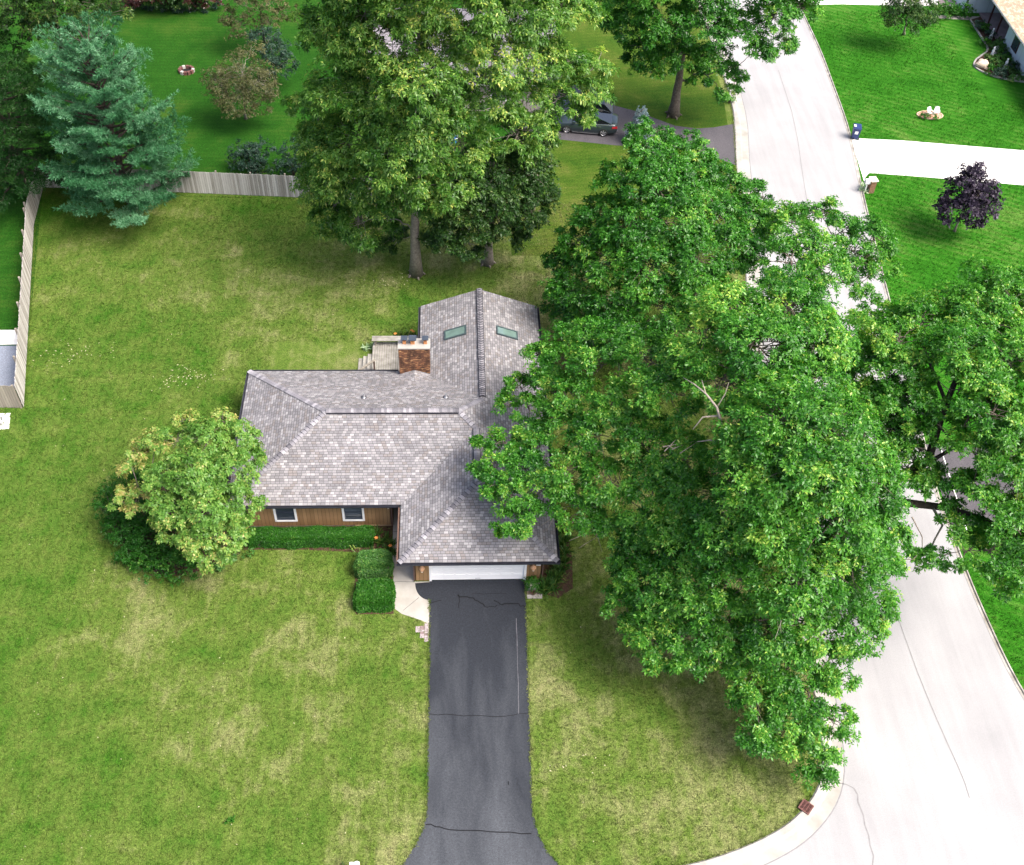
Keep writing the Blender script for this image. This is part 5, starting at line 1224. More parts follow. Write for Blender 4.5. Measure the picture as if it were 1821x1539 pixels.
D_L = [T(1410, 400, 10.5, 1.5), T(1460, 385, 11.0, 1.3), T(1500, 410, 11.0, 1.1), T(1555, 425, 11.0, 1.4), T(1440, 440, 11.0, 1.6), T(1520, 460, 10.6, 1.5), T(1565, 480, 10.0, 1.1), T(1470, 490, 11.0, 1.5), T(1530, 510, 9.6, 1.2, .8), T(1400, 470, 11.0, 1.5), T(1420, 530, 10.6, 1.6), T(1560, 560, 9.0, 1.2, .8), T(1510, 580, 8.6, .9, .6), T(1540, 620, 8.4, 1.0, .7), T(1515, 670, 8.0, 1.0, .6), T(1490, 620, 9.4, 1.0, .5), T(1550, 690, 8.2, 1.1, .6)]
oakd, n_ = tree('oak_tree', 'smaller oak at the street edge, bright tufts standing out against the white road', 'tree', at(1425, 740), D_L, at(1462, 440, 10.5), .24, L_OAK, M_BARK, L=.21, ratio=.40, dens=15, per=24, mean=.56, limb_r=.09)
TOT += n_

# --- the big yellowing maple and the dark tree beside it behind the house
F_L = [T(640, 395, 4.6, 1.7, 1, -.18), T(600, 360, 5.2, 1.5, 1, -.1), T(690, 385, 4.0, 1.2, 1, -.15), T(570, 320, 6.4, 1.4), T(580, 390, 3.8, 1.1, 1, -.15), T(615, 310, 8.0, 2.0), T(680, 320, 8.0, 2.2, 1, .0), T(755, 330, 7.2, 2.0, 1, -.05), T(640, 240, 10.6, 2.2), T(575, 250, 9.4, 1.7), T(735, 290, 10.4, 1.8), T(725, 215, 13, 2.0), T(740, 150, 16, 2.0), T(715, 335, 8.4, 1.4), T(765, 225, 12.6, 1.9), T(695, 265, 11.8, 1.8), T(790, 330, 8.2, 1.6), T(560, 180, 11.6, 1.3), T(730, 250, 10.8, 2.3), T(810, 260, 10.0, 2.1), T(615, 160, 13.4, 2.2), T(690, 165, 14.0, 2.3, .8, .1), T(770, 180, 13.6, 2.3, .75), T(850, 180, 13.2, 2.2, .8), T(915, 240, 10.4, 1.8, .9, -.06), T(930, 180, 12.0, 1.7, .9), T(640, 75, 16.4, 2.3, .9, .1), T(720, 80, 17.2, 2.3, .75, .1), T(800, 90, 16.6, 2.3, .7, .1), T(880, 90, 16.4, 2.2, .85, .12), T(950, 100, 15.0, 1.8, .9), T(590, 40, 17.0, 1.6), T(660, 10, 18.6, 2.2), T(750, 5, 19.6, 2.3, .8, .1), T(840, 10, 19.4, 2.3, .9, .1), T(920, 20, 18.4, 2.0), T(990, 10, 18.0, 1.7, 1, .1), T(1030, 20, 17.4, 1.0), T(700, -60, 21, 2.6), T(800, -70, 22, 2.6), T(900, -60, 21, 2.4), T(1000, -50, 19, 1.8), T(620, -40, 19.5, 2.0),
       T(1010, 110, 13.0, 1.2), T(1055, 120, 12.4, 1.15), T(1020, 160, 11.2, 1.3), T(1060, 165, 10.6, .9), T(1030, 205, 9.6, 1.0), T(985, 170, 11.5, 1.2), T(960, 230, 9.6, 1.2)]
_, n_ = tree('maple_tree', 'tallest tree, a yellowing maple with a bare pale trunk on the lawn behind the house', 'tree', at(740, 488), F_L, at(745, 30, 19), .33, L_MAPLE, M_BARKL, L=.25, ratio=.36, dens=13, per=24, rsc=1.02, mean=.54, limb_r=.08, droop=.3, twig=.016)
TOT += n_
G_L = [T(905, 350, 6.2, 1.8), T(860, 390, 5.0, 1.7), T(930, 300, 7.6, 1.7), T(945, 380, 5.0, 1.4), T(810, 380, 5.2, 1.6), T(875, 300, 7.8, 1.9), T(790, 425, 3.4, 1.1), T(705, 425, 1.9, .9), T(830, 430, 3.4, 1.2), T(905, 415, 3.6, 1.1), T(960, 330, 6.2, 1.1), T(840, 330, 7.2, 1.8), T(670, 440, 2.0, .8), T(940, 255, 9.0, 1.4)]
_, n_ = tree('shade_tree', 'lower dark green tree with a short flared trunk just right of the yellowing maple', 'tree', at(867, 468), G_L, at(880, 300, 8), .30, L_DARK, M_BARKL, L=.22, dens=17, per=24, rsc=1.02, low=-.4, mean=.52, limb_r=.08)
TOT += n_
# --- trees at the top
T_L = [T(1120, 45, 8.2, 1.7), T(1180, 40, 9.2, 2.0), T(1250, 40, 9.4, 2.1), T(1315, 55, 8.4, 1.8), T(1370, 30, 9.4, 1.7), T(1420, 15, 9.8, 1.3), T(1395, 75, 7.6, .9), T(1350, 90, 7.2, 1.1), T(1200, 100, 6.4, 1.7), T(1150, 95, 6.2, 1.5), T(1260, 105, 6.2, 1.5), T(1300, 130, 4.6, 1.1), T(1285, 165, 3.8, .7), T(1250, 135, 5.0, .9), T(1170, -40, 12, 2.6), T(1260, -40, 12, 2.6), T(1350, -40, 12, 2.3), T(1430, -25, 11, 1.4), T(1110, 0, 10, 1.6), T(1305, 150, 4.0, .6)]
_, n_ = tree('oak_tree', 'dark oak with leaning trunk on the far grass between the neighbour driveway and the road', 'tree', at(1197, 205), T_L, at(1232, -20, 10.5), .37, L_OAK, M_BARK, L=.23, dens=16, per=24, rsc=1.0, low=-.3, mean=.40, limb_r=.09)
TOT += n_
Q_L = [T(25, 20, 8.0, 2.4), T(90, 15, 8.0, 2.4), T(150, 20, 7.4, 2.0), T(195, 25, 6.4, 1.5), T(60, 55, 6.0, 1.9), T(120, 55, 5.6, 1.6), T(20, -40, 11, 2.8), T(110, -40, 11, 2.8), T(180, -20, 9, 2.0)]
_, n_ = tree('shade_tree', 'dark broadleaf tree at the top left corner behind the blue green pine', 'tree', at(110, 110), Q_L, at(90, -20, 10), .3, L_DARK, M_BARK, L=.28, dens=8, per=12, mean=.62)
TOT += n_
N_L = [T(1605, 10, 4.0, 1.3), T(1640, 12, 4.0, 1.2), T(1620, 30, 3.2, 1.1), T(1590, 25, 3.2, .9), T(1645, 35, 2.8, .8), T(1615, -15, 5.2, 1.2)]
_, n_ = tree('young_tree', 'young slim trunked green tree on the far lawn by the white drive at the top', 'tree', at(1607, 62), N_L, at(1620, -5, 4.8), .09, L_DARK, M_BARKL, L=.16, dens=20, per=16, mean=.62, limb_r=.03, twig=.010, low=-.7, rsc=1.2)
TOT += n_
P_L = [T(1735, 315, 4.3, .85), T(1715, 335, 3.8, .95), T(1745, 345, 3.7, .95), T(1700, 350, 3.3, .75), T(1755, 365, 2.9, .75), T(1725, 370, 2.8, .95), T(1695, 375, 2.6, .7), T(1742, 385, 2.3, .5), T(1736, 302, 4.8, .45), T(1762, 335, 3.6, .45), T(1675, 366, 2.5, .35)]
_, n_ = tree('purple_maple', 'small round maple with dark purple leaves on the far lawn', 'tree', at(1697, 412), P_L, at(1732, 325, 4.1), .07, L_PURPLE, M_BARKL, L=.19, ratio=.75, dens=30, per=11, mean=.5, limb_r=.03, k=4, tsd=.05, low=-.8, twig=.008, rsc=1.15, flat_=.9)
TOT += n_
# --- pale ornamental maple by the house corner
O_L = [T(425, 775, 6.2, .95, 1, .0), T(370, 785, 6.4, 1.15, 1, .05), T(320, 785, 6.0, 1.0, 1, .20), T(275, 790, 5.6, .85, 1, .34), T(395, 745, 6.4, .6, 1, .22), T(330, 750, 6.2, .65, 1, .28), T(240, 805, 5.0, .65, 1, .38), T(235, 835, 4.7, .6, 1, .38), T(345, 845, 6.5, 1.2), T(290, 850, 5.8, 1.1, 1, .04), T(405, 840, 6.2, 1.2), T(435, 815, 5.8, .8), T(250, 880, 4.2, .7, 1, .38), T(212, 882, 3.9, .5, 1, .42), T(425, 895, 5.2, 1.0), T(365, 905, 5.5, 1.2), T(305, 905, 4.9, 1.0, 1, .04), T(300, 940, 4.0, .6, 1, .1), T(345, 955, 4.2, .9, 1, .20), T(400, 950, 4.2, 1.0, 1, .08), T(370, 985, 3.2, .7, 1, .22), T(420, 930, 4.4, .8), T(395, 975, 3.4, .6, 1, .1), T(230, 912, 3.6, .35, 1, .42)]
_, n_ = tree('ornamental_maple', 'rounded lime green maple with yellowish edges against the left end of the house', 'tree', at(385, 962), O_L, at(352, 850, 5.2), .14, L_LIME, M_BARK, L=.17, ratio=.5, dens=36, per=17, mean=.41, limb_r=.04, rsc=.95, low=-.45, k=6, lo=R(50), hi=R(95), tsd=.04, twig=.012, clump_r=.16)
TOT += n_
# --- the small brown and blue green trees in the rear garden
_, n_ = tree('apple_tree', 'thin olive brown tree with a short white trunk in the rear lawn', 'tree', at(437, 212), [T(430, 125, 4.6, 1.4), T(400, 150, 3.6, 1.3), T(460, 150, 3.8, 1.3), T(430, 165, 3.0, 1.5), T(380, 140, 3.6, .8), T(475, 130, 4.2, .8), T(445, 95, 5.0, .8), T(405, 175, 2.4, .8), T(460, 185, 2.2, .8)], at(432, 140, 4), .09, L_BROWN, M_BARKL, L=.14, ratio=.45, dens=20, per=16, mean=.5, low=-.8, limb_r=.03, k=4, twig=.010, rsc=1.15, flat_=.85)
TOT += n_
_, n_ = tree('small_tree', 'dark blue green bushy tree just behind the olive brown tree', 'tree', at(490, 150), [T(475, 70, 4.0, 1.3), T(500, 90, 3.2, 1.3), T(470, 105, 2.8, 1.2), T(495, 120, 2.0, 1.1), T(510, 110, 2.2, .9), T(460, 60, 4.4, .9)], at(482, 85, 3.6), .10, L_TEAL, M_BARK, L=.15, dens=20, per=16, mean=.45, limb_r=.035, twig=.010, low=-.7)
TOT += n_
_, n_ = tree('small_tree', 'wide olive and grey green tree at the upper edge above the blue green tree', 'tree', at(470, 75), [T(430, 10, 4.2, 1.3, 1, -.1), T(480, 5, 4.6, 1.3, 1, .2), T(430, 45, 2.6, 1.3), T(480, 40, 3.0, 1.2, 1, .1), T(510, 20, 3.8, 1.0), T(410, 30, 3.2, 1.0), T(460, -25, 5.5, 1.5)], at(462, 10, 4.5), .10, L_BROWN, M_BARK, L=.16, dens=17, per=15, mean=.45, limb_r=.035, twig=.010, low=-.7)
TOT += n_

# --- conifers: whorls of boughs carrying fans of needle tufts
def conifer(name, label, base, H, Rmax, leaf, bark, nb=90, z0=.10, droop=-.05, upturn=.25, L=.26, ratio=.16, k=8, twigs=22, shape=.8, tuft_sp=.33, mean=.5, lean=(0, 0), wob=.12, tr=.28, low_cut=0.0, group=None):
    base = np.array(base, float); o = thing(name, label, 'tree', base, 0, group)
    mb = MB(); axis = lambda z: np.array([lean[0] * z / H, lean[1] * z / H, z])
    mb.tube([axis(z) for z in np.linspace(0, H * .97, 9)], list(np.linspace(tr, .03, 9)), 9); mb.build('trunk', bark, o, smooth=True)
    bg_ = MB(); Ps = []; As = []; Ts = []
    for i in range(nb):
        f = (i + .5) / nb; z = H * (z0 + (1 - z0) * f ** .92)
        ang = i * 2.39996 + rng.normal(0, .25)
        rl_ = Rmax * (1 - ((z / H) - z0 * .5)) ** shape * rng.uniform(.95 - 1.2 * wob, 1.1 + .3 * wob) + .25
        up = droop + upturn * (z / H) ** 1.4 * 2.2 + rng.normal(0, wob * .22)
        dirv = np.array([math.cos(ang), math.sin(ang), 0]); side = np.array([-dirv[1], dirv[0], 0])
        n = 7; ts = np.linspace(0, 1, n)
        pts = [axis(z) + dirv * rl_ * t + np.array([0, 0, rl_ * (up * t + (upturn * .55) * t * t)]) + side * rng.normal(0, .03) * rl_ * t for t in ts]
        bg_.tube(pts, list(np.linspace(.05 + .012 * rl_, .012, n)), 5, cap=False)
        tb = rng.normal(0, .12)
        m_ = max(5, int(twigs * rl_ / Rmax * 1.4))
        for t in rng.uniform(.22, 1.0, m_) ** .75:
            p = pts[0] * 0 + np.array([np.interp(t, ts, [q[c] for q in pts]) for c in range(3)])
            sl_ = (.22 + .34 * (1 - t)) * rl_ * .75 * rng.uniform(.5, 1.1) * (1 if rng.random() < .5 else -1)
            nt_ = max(2, int(abs(sl_) / tuft_sp) + 1)
            for j in range(nt_):
                u = (j + rng.random()) / nt_
                q = p + side * sl_ * u + dirv * abs(sl_) * u * .7 + np.array([0, 0, abs(sl_) * u * (.10 + upturn * .5) + rng.normal(0, .07)])
                Ps.append(q); As.append(dirv * .6 + side * np.sign(sl_) * .35 + np.array([0, 0, .75]) + rng.normal(0, .25, 3)); Ts.append(mean + tb + rng.normal(0, .08) + .10 * (z / H - .5))
    bg_.build('boughs', bark, o, smooth=True)
    P = np.array(Ps); A = np.array(As)
    Q, tt = leaf_quads(P, A, L, ratio, k, R(10), R(80), .05, np.array(Ts), .10)
    quads_mesh('crown', [(Q, tt)], [leaf], o)
    return len(tt)
TOT += conifer('pine_tree', 'large blue green pine standing over the rear fence corner', at(236, 376), 12.6, 5.0, L_PINE, M_BARKD, nb=104, z0=.08, droop=-.04, upturn=.38, L=.27, ratio=.17, k=9, twigs=46, shape=.50, tuft_sp=.22, mean=.52, wob=.36)
TOT += conifer('spruce_tree', 'dark sparse spruce left of the blue green pine at the picture edge', at(52, 348), 10.6, 4.3, L_SPRUCE, M_BARKD, nb=84, z0=.16, droop=-.12, upturn=.14, L=.28, ratio=.15, k=8, twigs=36, shape=.6, tuft_sp=.30, mean=.50, tr=.2)
TOT += conifer('spruce_tree', 'dark green spruce at the left edge below the corner tree', at(15, 215), 10, 3.8, L_SPRUCE, M_BARKD, nb=80, z0=.1, droop=-.1, upturn=.12, L=.26, ratio=.16, k=8, twigs=34, tuft_sp=.28, mean=.55)
TOT += conifer('blue_spruce', 'little silver blue spruce at the edge of the neighbour driveway', at(1134, 256), 2.9, .75, L_BLUE, M_BARK, nb=46, z0=.05, droop=-.05, upturn=.08, L=.16, ratio=.2, k=7, twigs=16, tuft_sp=.14, tr=.06, shape=.9)

# --- shrubs, hedges and flowers
def shrub(name, label, base, lobes, leaf, L=.12, ratio=.5, dens=40, per=9, k=5, cat='shrub', group=None, mean=.5, low=-.5, lo=R(30), hi=R(90)):
    base = np.array(base, float); o = thing(name, label, cat, base, 0, group)
    ch = []; st = MB()
    for lb in lobes:
        c = np.array(lb[0], float); r = lb[1]; tm = lb[2] if len(lb) > 2 else 0
        P, A, t, cl = lobe_tufts(c, r, np.array([0, 0, 1.0]), dens, .8, low, .22, per)
        P[:, 2] = np.maximum(P[:, 2], .03 + .1 * rng.random(len(P)))
        Q, tt = leaf_quads(P, A, L, ratio, k, lo, hi, .15, mean + tm + t); ch.append((Q, tt, 0))
        for q in cl[::3]:
            st.tube([p - base for p in curve(np.array([base[0] * .92 + c[0] * .08, base[1] * .92 + c[1] * .08, 0]), q, .1, .1, 3)], [.025, .018, .012, .006], 4, cap=False)
    st.build('stems', M_BARKD, o)
    quads_mesh('foliage', ch, [leaf], o, base)
    return o, sum(len(c[1]) for c in ch)

def hedge(name, label, x0, x1, y0, y1, h, leaf, n, L=.085, rnd=.12, group=None, wob=.05, mean=.5, top_slope=0.0):
    base = np.array([(x0 + x1) / 2, (y0 + y1) / 2, 0]); o = thing(name, label, 'hedge', base, 0, group)
    hx, hy = (x1 - x0) / 2, (y1 - y0) / 2
    # branchy core
    mb = MB(); s = .86; mb.hexa([(-hx * s, -hy * s, .02), (hx * s, -hy * s, .02), (hx * s, hy * s, .02), (-hx * s, hy * s, .02), (-hx * s, -hy * s, h * .88), (hx * s, -hy * s, h * .88), (hx * s, hy * s, h * .88), (-hx * s, hy * s, h * .88)])
    mb.build('twig_core', M_BARKD, o, bevel=.08)
    ar = np.array([4 * hx * hy * 1.25, 2 * hx * h, 2 * hx * h, 2 * hy * h, 2 * hy * h]); f = rng.choice(5, n, p=ar / ar.sum())
    u = rng.uniform(-1, 1, n); v = rng.uniform(-1, 1, n); zz = rng.uniform(0.02, 1, n)
    P = np.zeros((n, 3)); A = np.zeros((n, 3))
    for k_, (fx, fy, fz, nx_, ny_, nz_) in enumerate(((u * hx, v * hy, np.full(n, h), 0, 0, 1), (u * hx, np.full(n, -hy), zz * h, 0, -1, 0), (u * hx, np.full(n, hy), zz * h, 0, 1, 0), (np.full(n, hx), v * hy, zz * h, 1, 0, 0), (np.full(n, -hx), v * hy, zz * h, -1, 0, 0))):
        q = f == k_; P[q] = np.stack([fx, fy, fz], 1)[q]; A[q] = (nx_, ny_, nz_)
    # soften the edges of the clipped box
    ex = np.maximum(0, np.abs(P[:, 0]) - (hx - rnd)) / rnd; ey = np.maximum(0, np.abs(P[:, 1]) - (hy - rnd)) / rnd; ez = np.maximum(0, P[:, 2] - (h - rnd)) / rnd
    l = np.sqrt(ex ** 2 + ey ** 2 + ez ** 2); sc = np.where(l > 1, 1 / np.maximum(l, 1e-6), 1.0)
    P[:, 0] = np.sign(P[:, 0]) * (np.minimum(np.abs(P[:, 0]), hx - rnd) + ex * sc * rnd); P[:, 1] = np.sign(P[:, 1]) * (np.minimum(np.abs(P[:, 1]), hy - rnd) + ey * sc * rnd); P[:, 2] = np.minimum(P[:, 2], h - rnd) + ez * sc * rnd
    wv = np.sin(P[:, 0] * 2.3 + 1) * np.sin(P[:, 1] * 3.1) + np.sin(P[:, 0] * 5.1) * .6 + .5 * np.sin(P[:, 1] * 6.0 + P[:, 2] * 4)
    P += A * (wv * wob + rng.normal(0, .025, n) - .02)[:, None]
    A = A + rng.normal(0, .35, (n, 3)) + np.array([0, 0, .45])
    Q, tt = leaf_quads(P, A, L, .55, 4, R(25), R(85), .1, mean + rng.normal(0, .12, n) + wv * .05)
    quads_mesh('foliage', [(Q, tt)], [leaf], o)
    return o, len(tt)
_, n_ = hedge('hedge', 'long clipped dark green hedge under the two front windows', -10.6, -4.2, 33.9, 34.72, .78, L_HEDGE, 20000, mean=.50); TOT += n_
_, n_ = hedge('clipped_bush', 'square clipped bush beside the concrete walk, the lighter one nearer the house', -4.95, -3.15, 31.85, 33.05, 1.10, L_BOX, 9000, rnd=.4, group='clipped bushes by the walk', mean=.58, L=.10); TOT += n_
_, n_ = hedge('clipped_bush', 'square clipped bush beside the concrete walk, the darker one nearer the road', -4.9, -3.0, 29.95, 31.5, .70, L_HEDGE, 9000, rnd=.3, group='clipped bushes by the walk', mean=.55, L=.10); TOT += n_

# dark yews under the pale maple
_, n_ = shrub('yew_shrub', 'dark green spreading yew under the left side of the lime green maple', at(235, 965), [T(215, 860, 1.6, .9), T(200, 900, 1.5, .9), T(220, 940, 1.3, .95), T(265, 960, 1.2, 1.0), T(240, 905, 1.7, 1.0), T(280, 920, 1.6, 1.0), T(310, 955, 1.3, .9), T(190, 880, 1.1, .55), T(250, 850, 1.6, .8), T(300, 900, 1.6, 1.0), T(230, 985, .8, .8), T(285, 985, .8, .8), T(340, 985, .7, .7), T(205, 935, .8, .7)], L_HEDGE, L=.12, ratio=.4, dens=60, per=11, mean=.30, low=-.9); TOT += n_
_, n_ = shrub('shrub', 'mid green leafy shrub at the lower tip of the bed below the lime green maple', at(290, 1020), [T(255, 985, .9, .55), T(290, 995, .9, .6), T(325, 995, .9, .55), T(270, 1015, .6, .5), T(310, 1020, .5, .45), T(345, 1010, .5, .4), T(235, 1000, .6, .4)], L_HEDGE, L=.15, dens=34, mean=.62); TOT += n_
_, n_ = shrub('shrub', 'low mixed greenery at the foot of the maple by the hedge end', at(425, 985), [T(410, 985, .35, .4), T(435, 975, .4, .4), T(385, 1000, .3, .35)], L_BOX, L=.13, dens=34, mean=.6); TOT += n_
b_ = at(360, 1007)
t = thing('garden_ornament', 'small white garden ornament at the edge of the bed under the maple', 'ornament', b_)
mb = MB(); mb.lathe((0, 0, 0), [(.0, 0), (.13, 0), (.14, .06), (.06, .12), (.06, .26), (.17, .34), (.18, .38), (.0, .36)], 14); mb.build('bowl', M_CREAM, t, smooth=True)
mb = MB(); mb.lathe((0, 0, .36), [(.05, 0), (.07, .06), (.04, .12), (.0, .15)], 10); mb.build('finial', M_CREAM, t, smooth=True)

# hedge of dark red and green shrubs along the top edge
for px, lf, lab in ((245, L_RED, 'dark red shrub at the top edge nearest the corner tree'), (300, L_DARK, 'dark green shrub at the top edge between two red ones'), (345, L_RED, 'dark red shrub at the top edge beside the wide olive tree')):
    _, n_ = shrub('border_shrub', lab, at(px, 12), [T(px - 25, -5, 1.2, 1.1), T(px, -8, 1.4, 1.2), T(px + 25, -5, 1.2, 1.1), T(px, -25, 2.4, 1.6)], lf, L=.2, dens=20, group='shrubs along the top edge'); TOT += n_
_, n_ = shrub('ground_shrubs', 'low green edging plants in front of the dark red shrubs at the top', at(330, 20), [T(265, 13, .3, .4), T(290, 12, .3, .45), T(315, 13, .35, .45), T(340, 12, .3, .4), T(365, 13, .35, .4), T(385, 10, .3, .4)], L_TEAL, L=.18, dens=30, cat='plants'); TOT += n_
# rear garden shrubs by the fence
_, n_ = shrub('shrub', 'rounded dark blue green shrub behind the plank fence', at(452, 312), [T(435, 270, 1.4, .95), T(460, 268, 1.5, .95), T(445, 285, 1.0, 1.0), T(470, 288, .9, .85), T(425, 288, .8, .7)], L_TEAL, L=.16, dens=26, mean=.42); TOT += n_
_, n_ = shrub('shrub', 'grey green shrub squeezed between the plank fence and the yellowing maple', at(525, 320), [T(520, 270, 1.6, .9), T(545, 255, 2.2, 1.0), T(540, 285, 1.4, 1.0), T(515, 295, .9, .8), T(560, 280, 1.8, 1.0)], L_TEAL, L=.16, dens=22, mean=.55); TOT += n_
_, n_ = shrub('shrub', 'bright green bush by the left fence below the dark spruce', at(36, 345), [T(33, 325, .8, .55), T(38, 340, .6, .5), T(28, 338, .5, .45)], L_HEDGE, L=.15, dens=34, mean=.8); TOT += n_
_, n_ = shrub('shrub', 'dark green leafy bush behind the left end of the plank fence under the spruce', at(15, 330), [T(8, 300, 1.2, 1.0), T(25, 290, 1.6, .9)], L_SPRUCE, L=.15, dens=26, mean=.5); TOT += n_
_, n_ = shrub('shrub', 'small green bush with reddish top at the kerb beside the leaning dark oak', at(1297, 185), [T(1297, 172, .6, .5), T(1303, 163, .9, .35, .3)], L_BOX, L=.15, dens=34, mean=.7); TOT += n_

def straps(name, label, base, spots, leaf, L=.6, n=26, flowers=None, fm=None, cat='plant', group=None, mean=.5, fh=.62):
    """clump of arching strap leaves, three quads per leaf"""
    base = np.array(base, float); o = thing(name, label, cat, base, 0, group); V = []; Tt = []
    for sp in spots:
        for _ in range(n):
            a = rng.uniform(0, 2 * np.pi); ln = L * rng.uniform(.6, 1.15); d_ = np.array([math.cos(a), math.sin(a), 0]); s_ = np.array([-d_[1], d_[0], 0]); sp_ = rng.uniform(.25, .95)
            p0 = np.array(sp[:3], float) + np.array([*rng.normal(0, .06, 2), 0]); prev = None; tint = mean + rng.normal(0, .18)
            for i, t in enumerate((0, .35, .7, 1.0)):
                c = p0 + d_ * ln * sp_ * t + np.array([0, 0, ln * (1.25 * t - 1.05 * sp_ * t * t)]); w_ = .018 * (1.2, 1.0, .75, .08)[i] * (1 + L)
                cur = (c - s_ * w_, c + s_ * w_)
                if prev is not None: V += [prev[0], prev[1], cur[1], cur[0]]; Tt.append(tint)
                prev = cur
    quads_mesh('leaves', [(np.array(V), np.clip(np.array(Tt), 0, 1))], [leaf], o, base)
    if flowers:
        for fx in flowers:
            mb = MB(); st = np.array(fx, float) - base
            mb.tube([st * [1, 1, 0], st * [1, 1, .6], st], [.008, .007, .006], 5, 1)
            for q in range(6):
                a = q * math.pi / 3; dd_ = np.array([math.cos(a), math.sin(a), .35]); s_ = np.array([-math.sin(a), math.cos(a), 0])
                mb.face([st, st + dd_ * .06 + s_ * .028, st + dd_ * .12 - [0, 0, .02], st + dd_ * .06 - s_ * .028])
            mb.build('flower', [fm or M_ORANGE, leaf], o)
    return len(Tt)
TOT += straps('daylily', 'clump of orange daylilies between the clipped bush and the walk', at(690, 965), [at(*p) for p in ((672, 950), (685, 960), (697, 968), (690, 980), (700, 985), (676, 968), (660, 985), (645, 990))], L_LILY, .55, 26, [at(669, 957, .62), at(694, 971, .62), at(683, 979, .6)], cat='flowers')
TOT += straps('hosta', 'broad leaved light green plant in front of the right end of the long hedge', at(635, 985), [at(*p) for p in ((633, 968), (625, 978))], L_BOX, .6, 10, mean=.95)
TOT += straps('daylily', 'long arching bed of grassy daylilies along the right side of the garage', at(975, 1040), [at(*p) for p in ((962, 1048), (972, 1044), (982, 1040), (978, 1030), (990, 1032), (988, 1020), (998, 1018), (994, 1005), (1003, 1004), (997, 990), (1004, 985), (998, 972), (1004, 965), (1000, 950), (968, 1055), (985, 1050))], L_LILY, .75, 34, cat='flowers', mean=.45)
TOT += straps('daylily', 'few orange lilies behind the deck bench by the rear wing', at(730, 597), [at(*p) for p in ((705, 598), (715, 598), (728, 597), (738, 597))], L_LILY, .5, 14, [at(732, 588, .7), at(735, 590, .6), at(703, 594, .45)], cat='flowers', mean=.7)
TOT += straps('hosta', 'pale green and white leaved plant beside the deck steps', at(655, 622), [at(*p) for p in ((650, 624), (657, 620), (663, 620))], L_PALE, .5, 18)
TOT += straps('garden_plant', 'yellow green plants around the foot of the white post boxes', at(630, 1552), [at(*p) for p in ((612, 1548), (622, 1552), (640, 1552), (650, 1549), (632, 1548))], L_LILY, .45, 20, mean=.95)
TOT += straps('weed', 'small dark weed tuft alone in the front lawn', at(407, 1460), [at(404, 1460), at(411, 1461)], L_HEDGE, .3, 14, mean=.7)

# potted plant at the garage corner
b_ = at(946.5, 1047)
pt = thing('plant_pot', 'round stone pot with a green plant at the right corner of the garage', 'plant pot', b_)
mb = MB(); mb.lathe((0, 0, 0), [(.0, 0), (.15, 0), (.20, .16), (.235, .34), (.25, .36), (.25, .41), (.21, .41), (.20, .34), (.0, .34)], 20); mb.build('pot', M_CONCPOT, pt, smooth=False)
P, A, t_, _c = lobe_tufts(np.array([0, 0, .52]), .27, np.array([0, 0, 1.0]), 420, .8, -.3, .2, 7)
Q, tt = leaf_quads(P, A, .09, .5, 5, R(30), R(90), .15, .5 + t_); quads_mesh('foliage', [(Q, tt)], [L_HEDGE], pt); TOT += len(tt)
for px, py, s, lab in ((948, 1056, .17, 'small dark planter bowl just in front of the stone pot'), (957, 1047, .13, 'small black ring planter right of the stone pot')):
    t = thing('small_planter', lab, 'plant pot', at(px, py))
    mb = MB(); mb.lathe((0, 0, 0), [(.0, 0), (s * .7, 0), (s, .16), (s * .85, .16), (s * .6, .05), (.0, .05)], 14); mb.build('bowl', M_BROWNTRIM, t)
    mb = MB(); mb.face([(s * .72 * math.cos(a), s * .72 * math.sin(a), .11) for a in np.linspace(0, 2 * math.pi, 13)[:-1]]); mb.build('soil', M_SOIL, t)

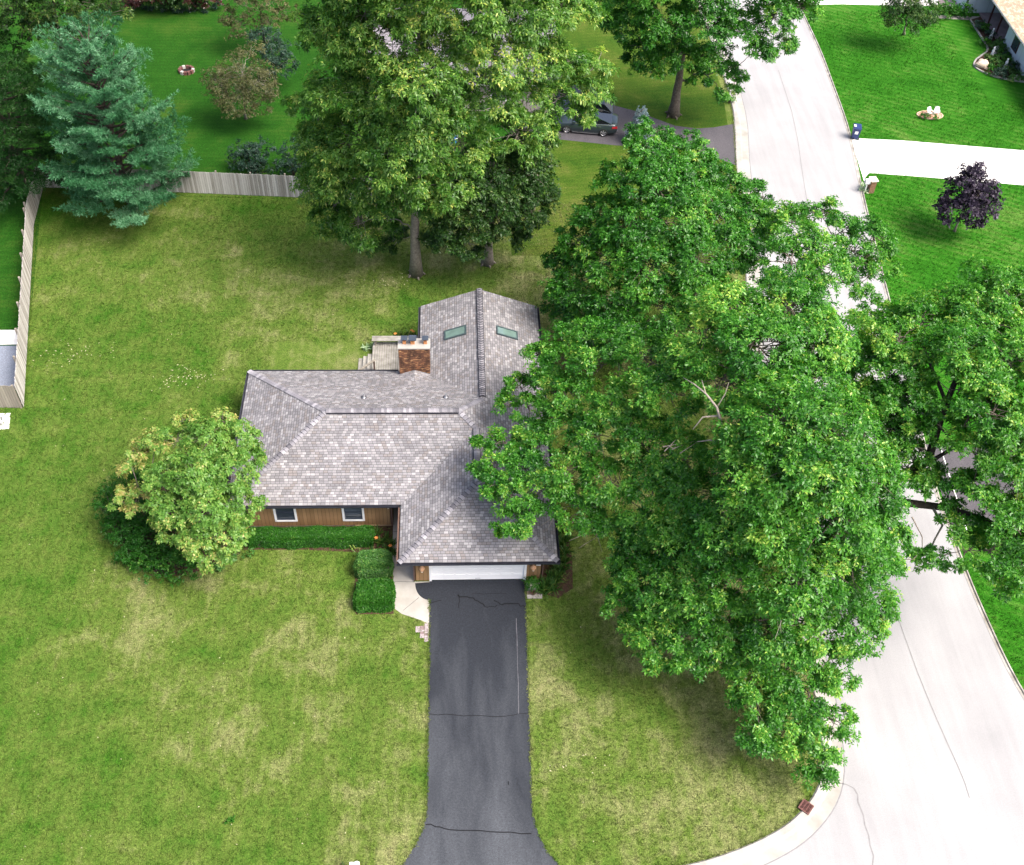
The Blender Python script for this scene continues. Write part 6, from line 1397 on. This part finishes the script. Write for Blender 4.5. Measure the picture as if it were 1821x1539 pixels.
# plants of the far beds
b_ = at(1641, 204)
_, n_ = shrub('shrub', 'low leafy shrub in front of the left white chair in the oval bed', b_, [T(1647, 205, .25, .3), T(1641, 206, .2, .25)], L_HEDGE, L=.1, dens=80, mean=.5); TOT += n_
_, n_ = shrub('shrub', 'round dark shrub at the foot of the right white chair in the oval bed', at(1661, 211), [T(1660, 208, .25, .28)], L_HEDGE, L=.1, dens=90, mean=.45); TOT += n_
TOT += straps('flowering_plant', 'white and pale green leaved plant at the foot of the brick mailbox pier', at(1537, 346), [at(*p) for p in ((1530, 338), (1536, 341), (1542, 343), (1533, 333), (1545, 340), (1538, 337))], L_PALE, .4, 26, cat='plant', mean=.65)
gp = [(1748, 50), (1757, 62), (1766, 80), (1775, 82), (1783, 92), (1790, 100), (1772, 92), (1780, 106), (1792, 112), (1800, 118), (1757, 105), (1768, 112), (1765, 124), (1780, 130), (1795, 128), (1805, 136), (1750, 75), (1742, 45), (1785, 76)]
for k, (px, py) in enumerate(gp):
    rr_ = rng.uniform(.35, .6)
    lab = 'green bushes crowding the garden bed in front of the tan roofed house'
    _, n_ = shrub('bed_shrub', lab, at(px, py), [(at(px, py, .35), rr_), (at(px + 5, py, .3), rr_ * .8)], (L_HEDGE, L_TEAL, L_DARK, L_BOX)[k % 4], L=.15, dens=38, per=8, group='bushes in the far garden bed', mean=.5 + .1 * (k % 3)); TOT += n_
TOT += straps('flowering_plant', 'white flowering plant at the right edge tip of the far garden bed', at(1815, 142), [at(*p) for p in ((1806, 140), (1813, 142), (1820, 140))], L_PALE, .4, 26, mean=.9)
_, n_ = shrub('shrub', 'dark green bush row beside the far walk against the pale blue wall', at(1690, 22), [T(1675, 18, .6, .8), T(1690, 16, .7, .8), T(1705, 17, .7, .75), T(1718, 20, .6, .6), T(1665, 22, .5, .6)], L_HEDGE, L=.18, dens=28, mean=.55); TOT += n_
TOT += straps('flowering_plant', 'white and yellow flowering plant at the left end of the far walk', at(1660, 26), [at(*p) for p in ((1655, 25), (1661, 24), (1667, 23))], L_PALE, .4, 22, mean=.6)
print('LEAVES', TOT)
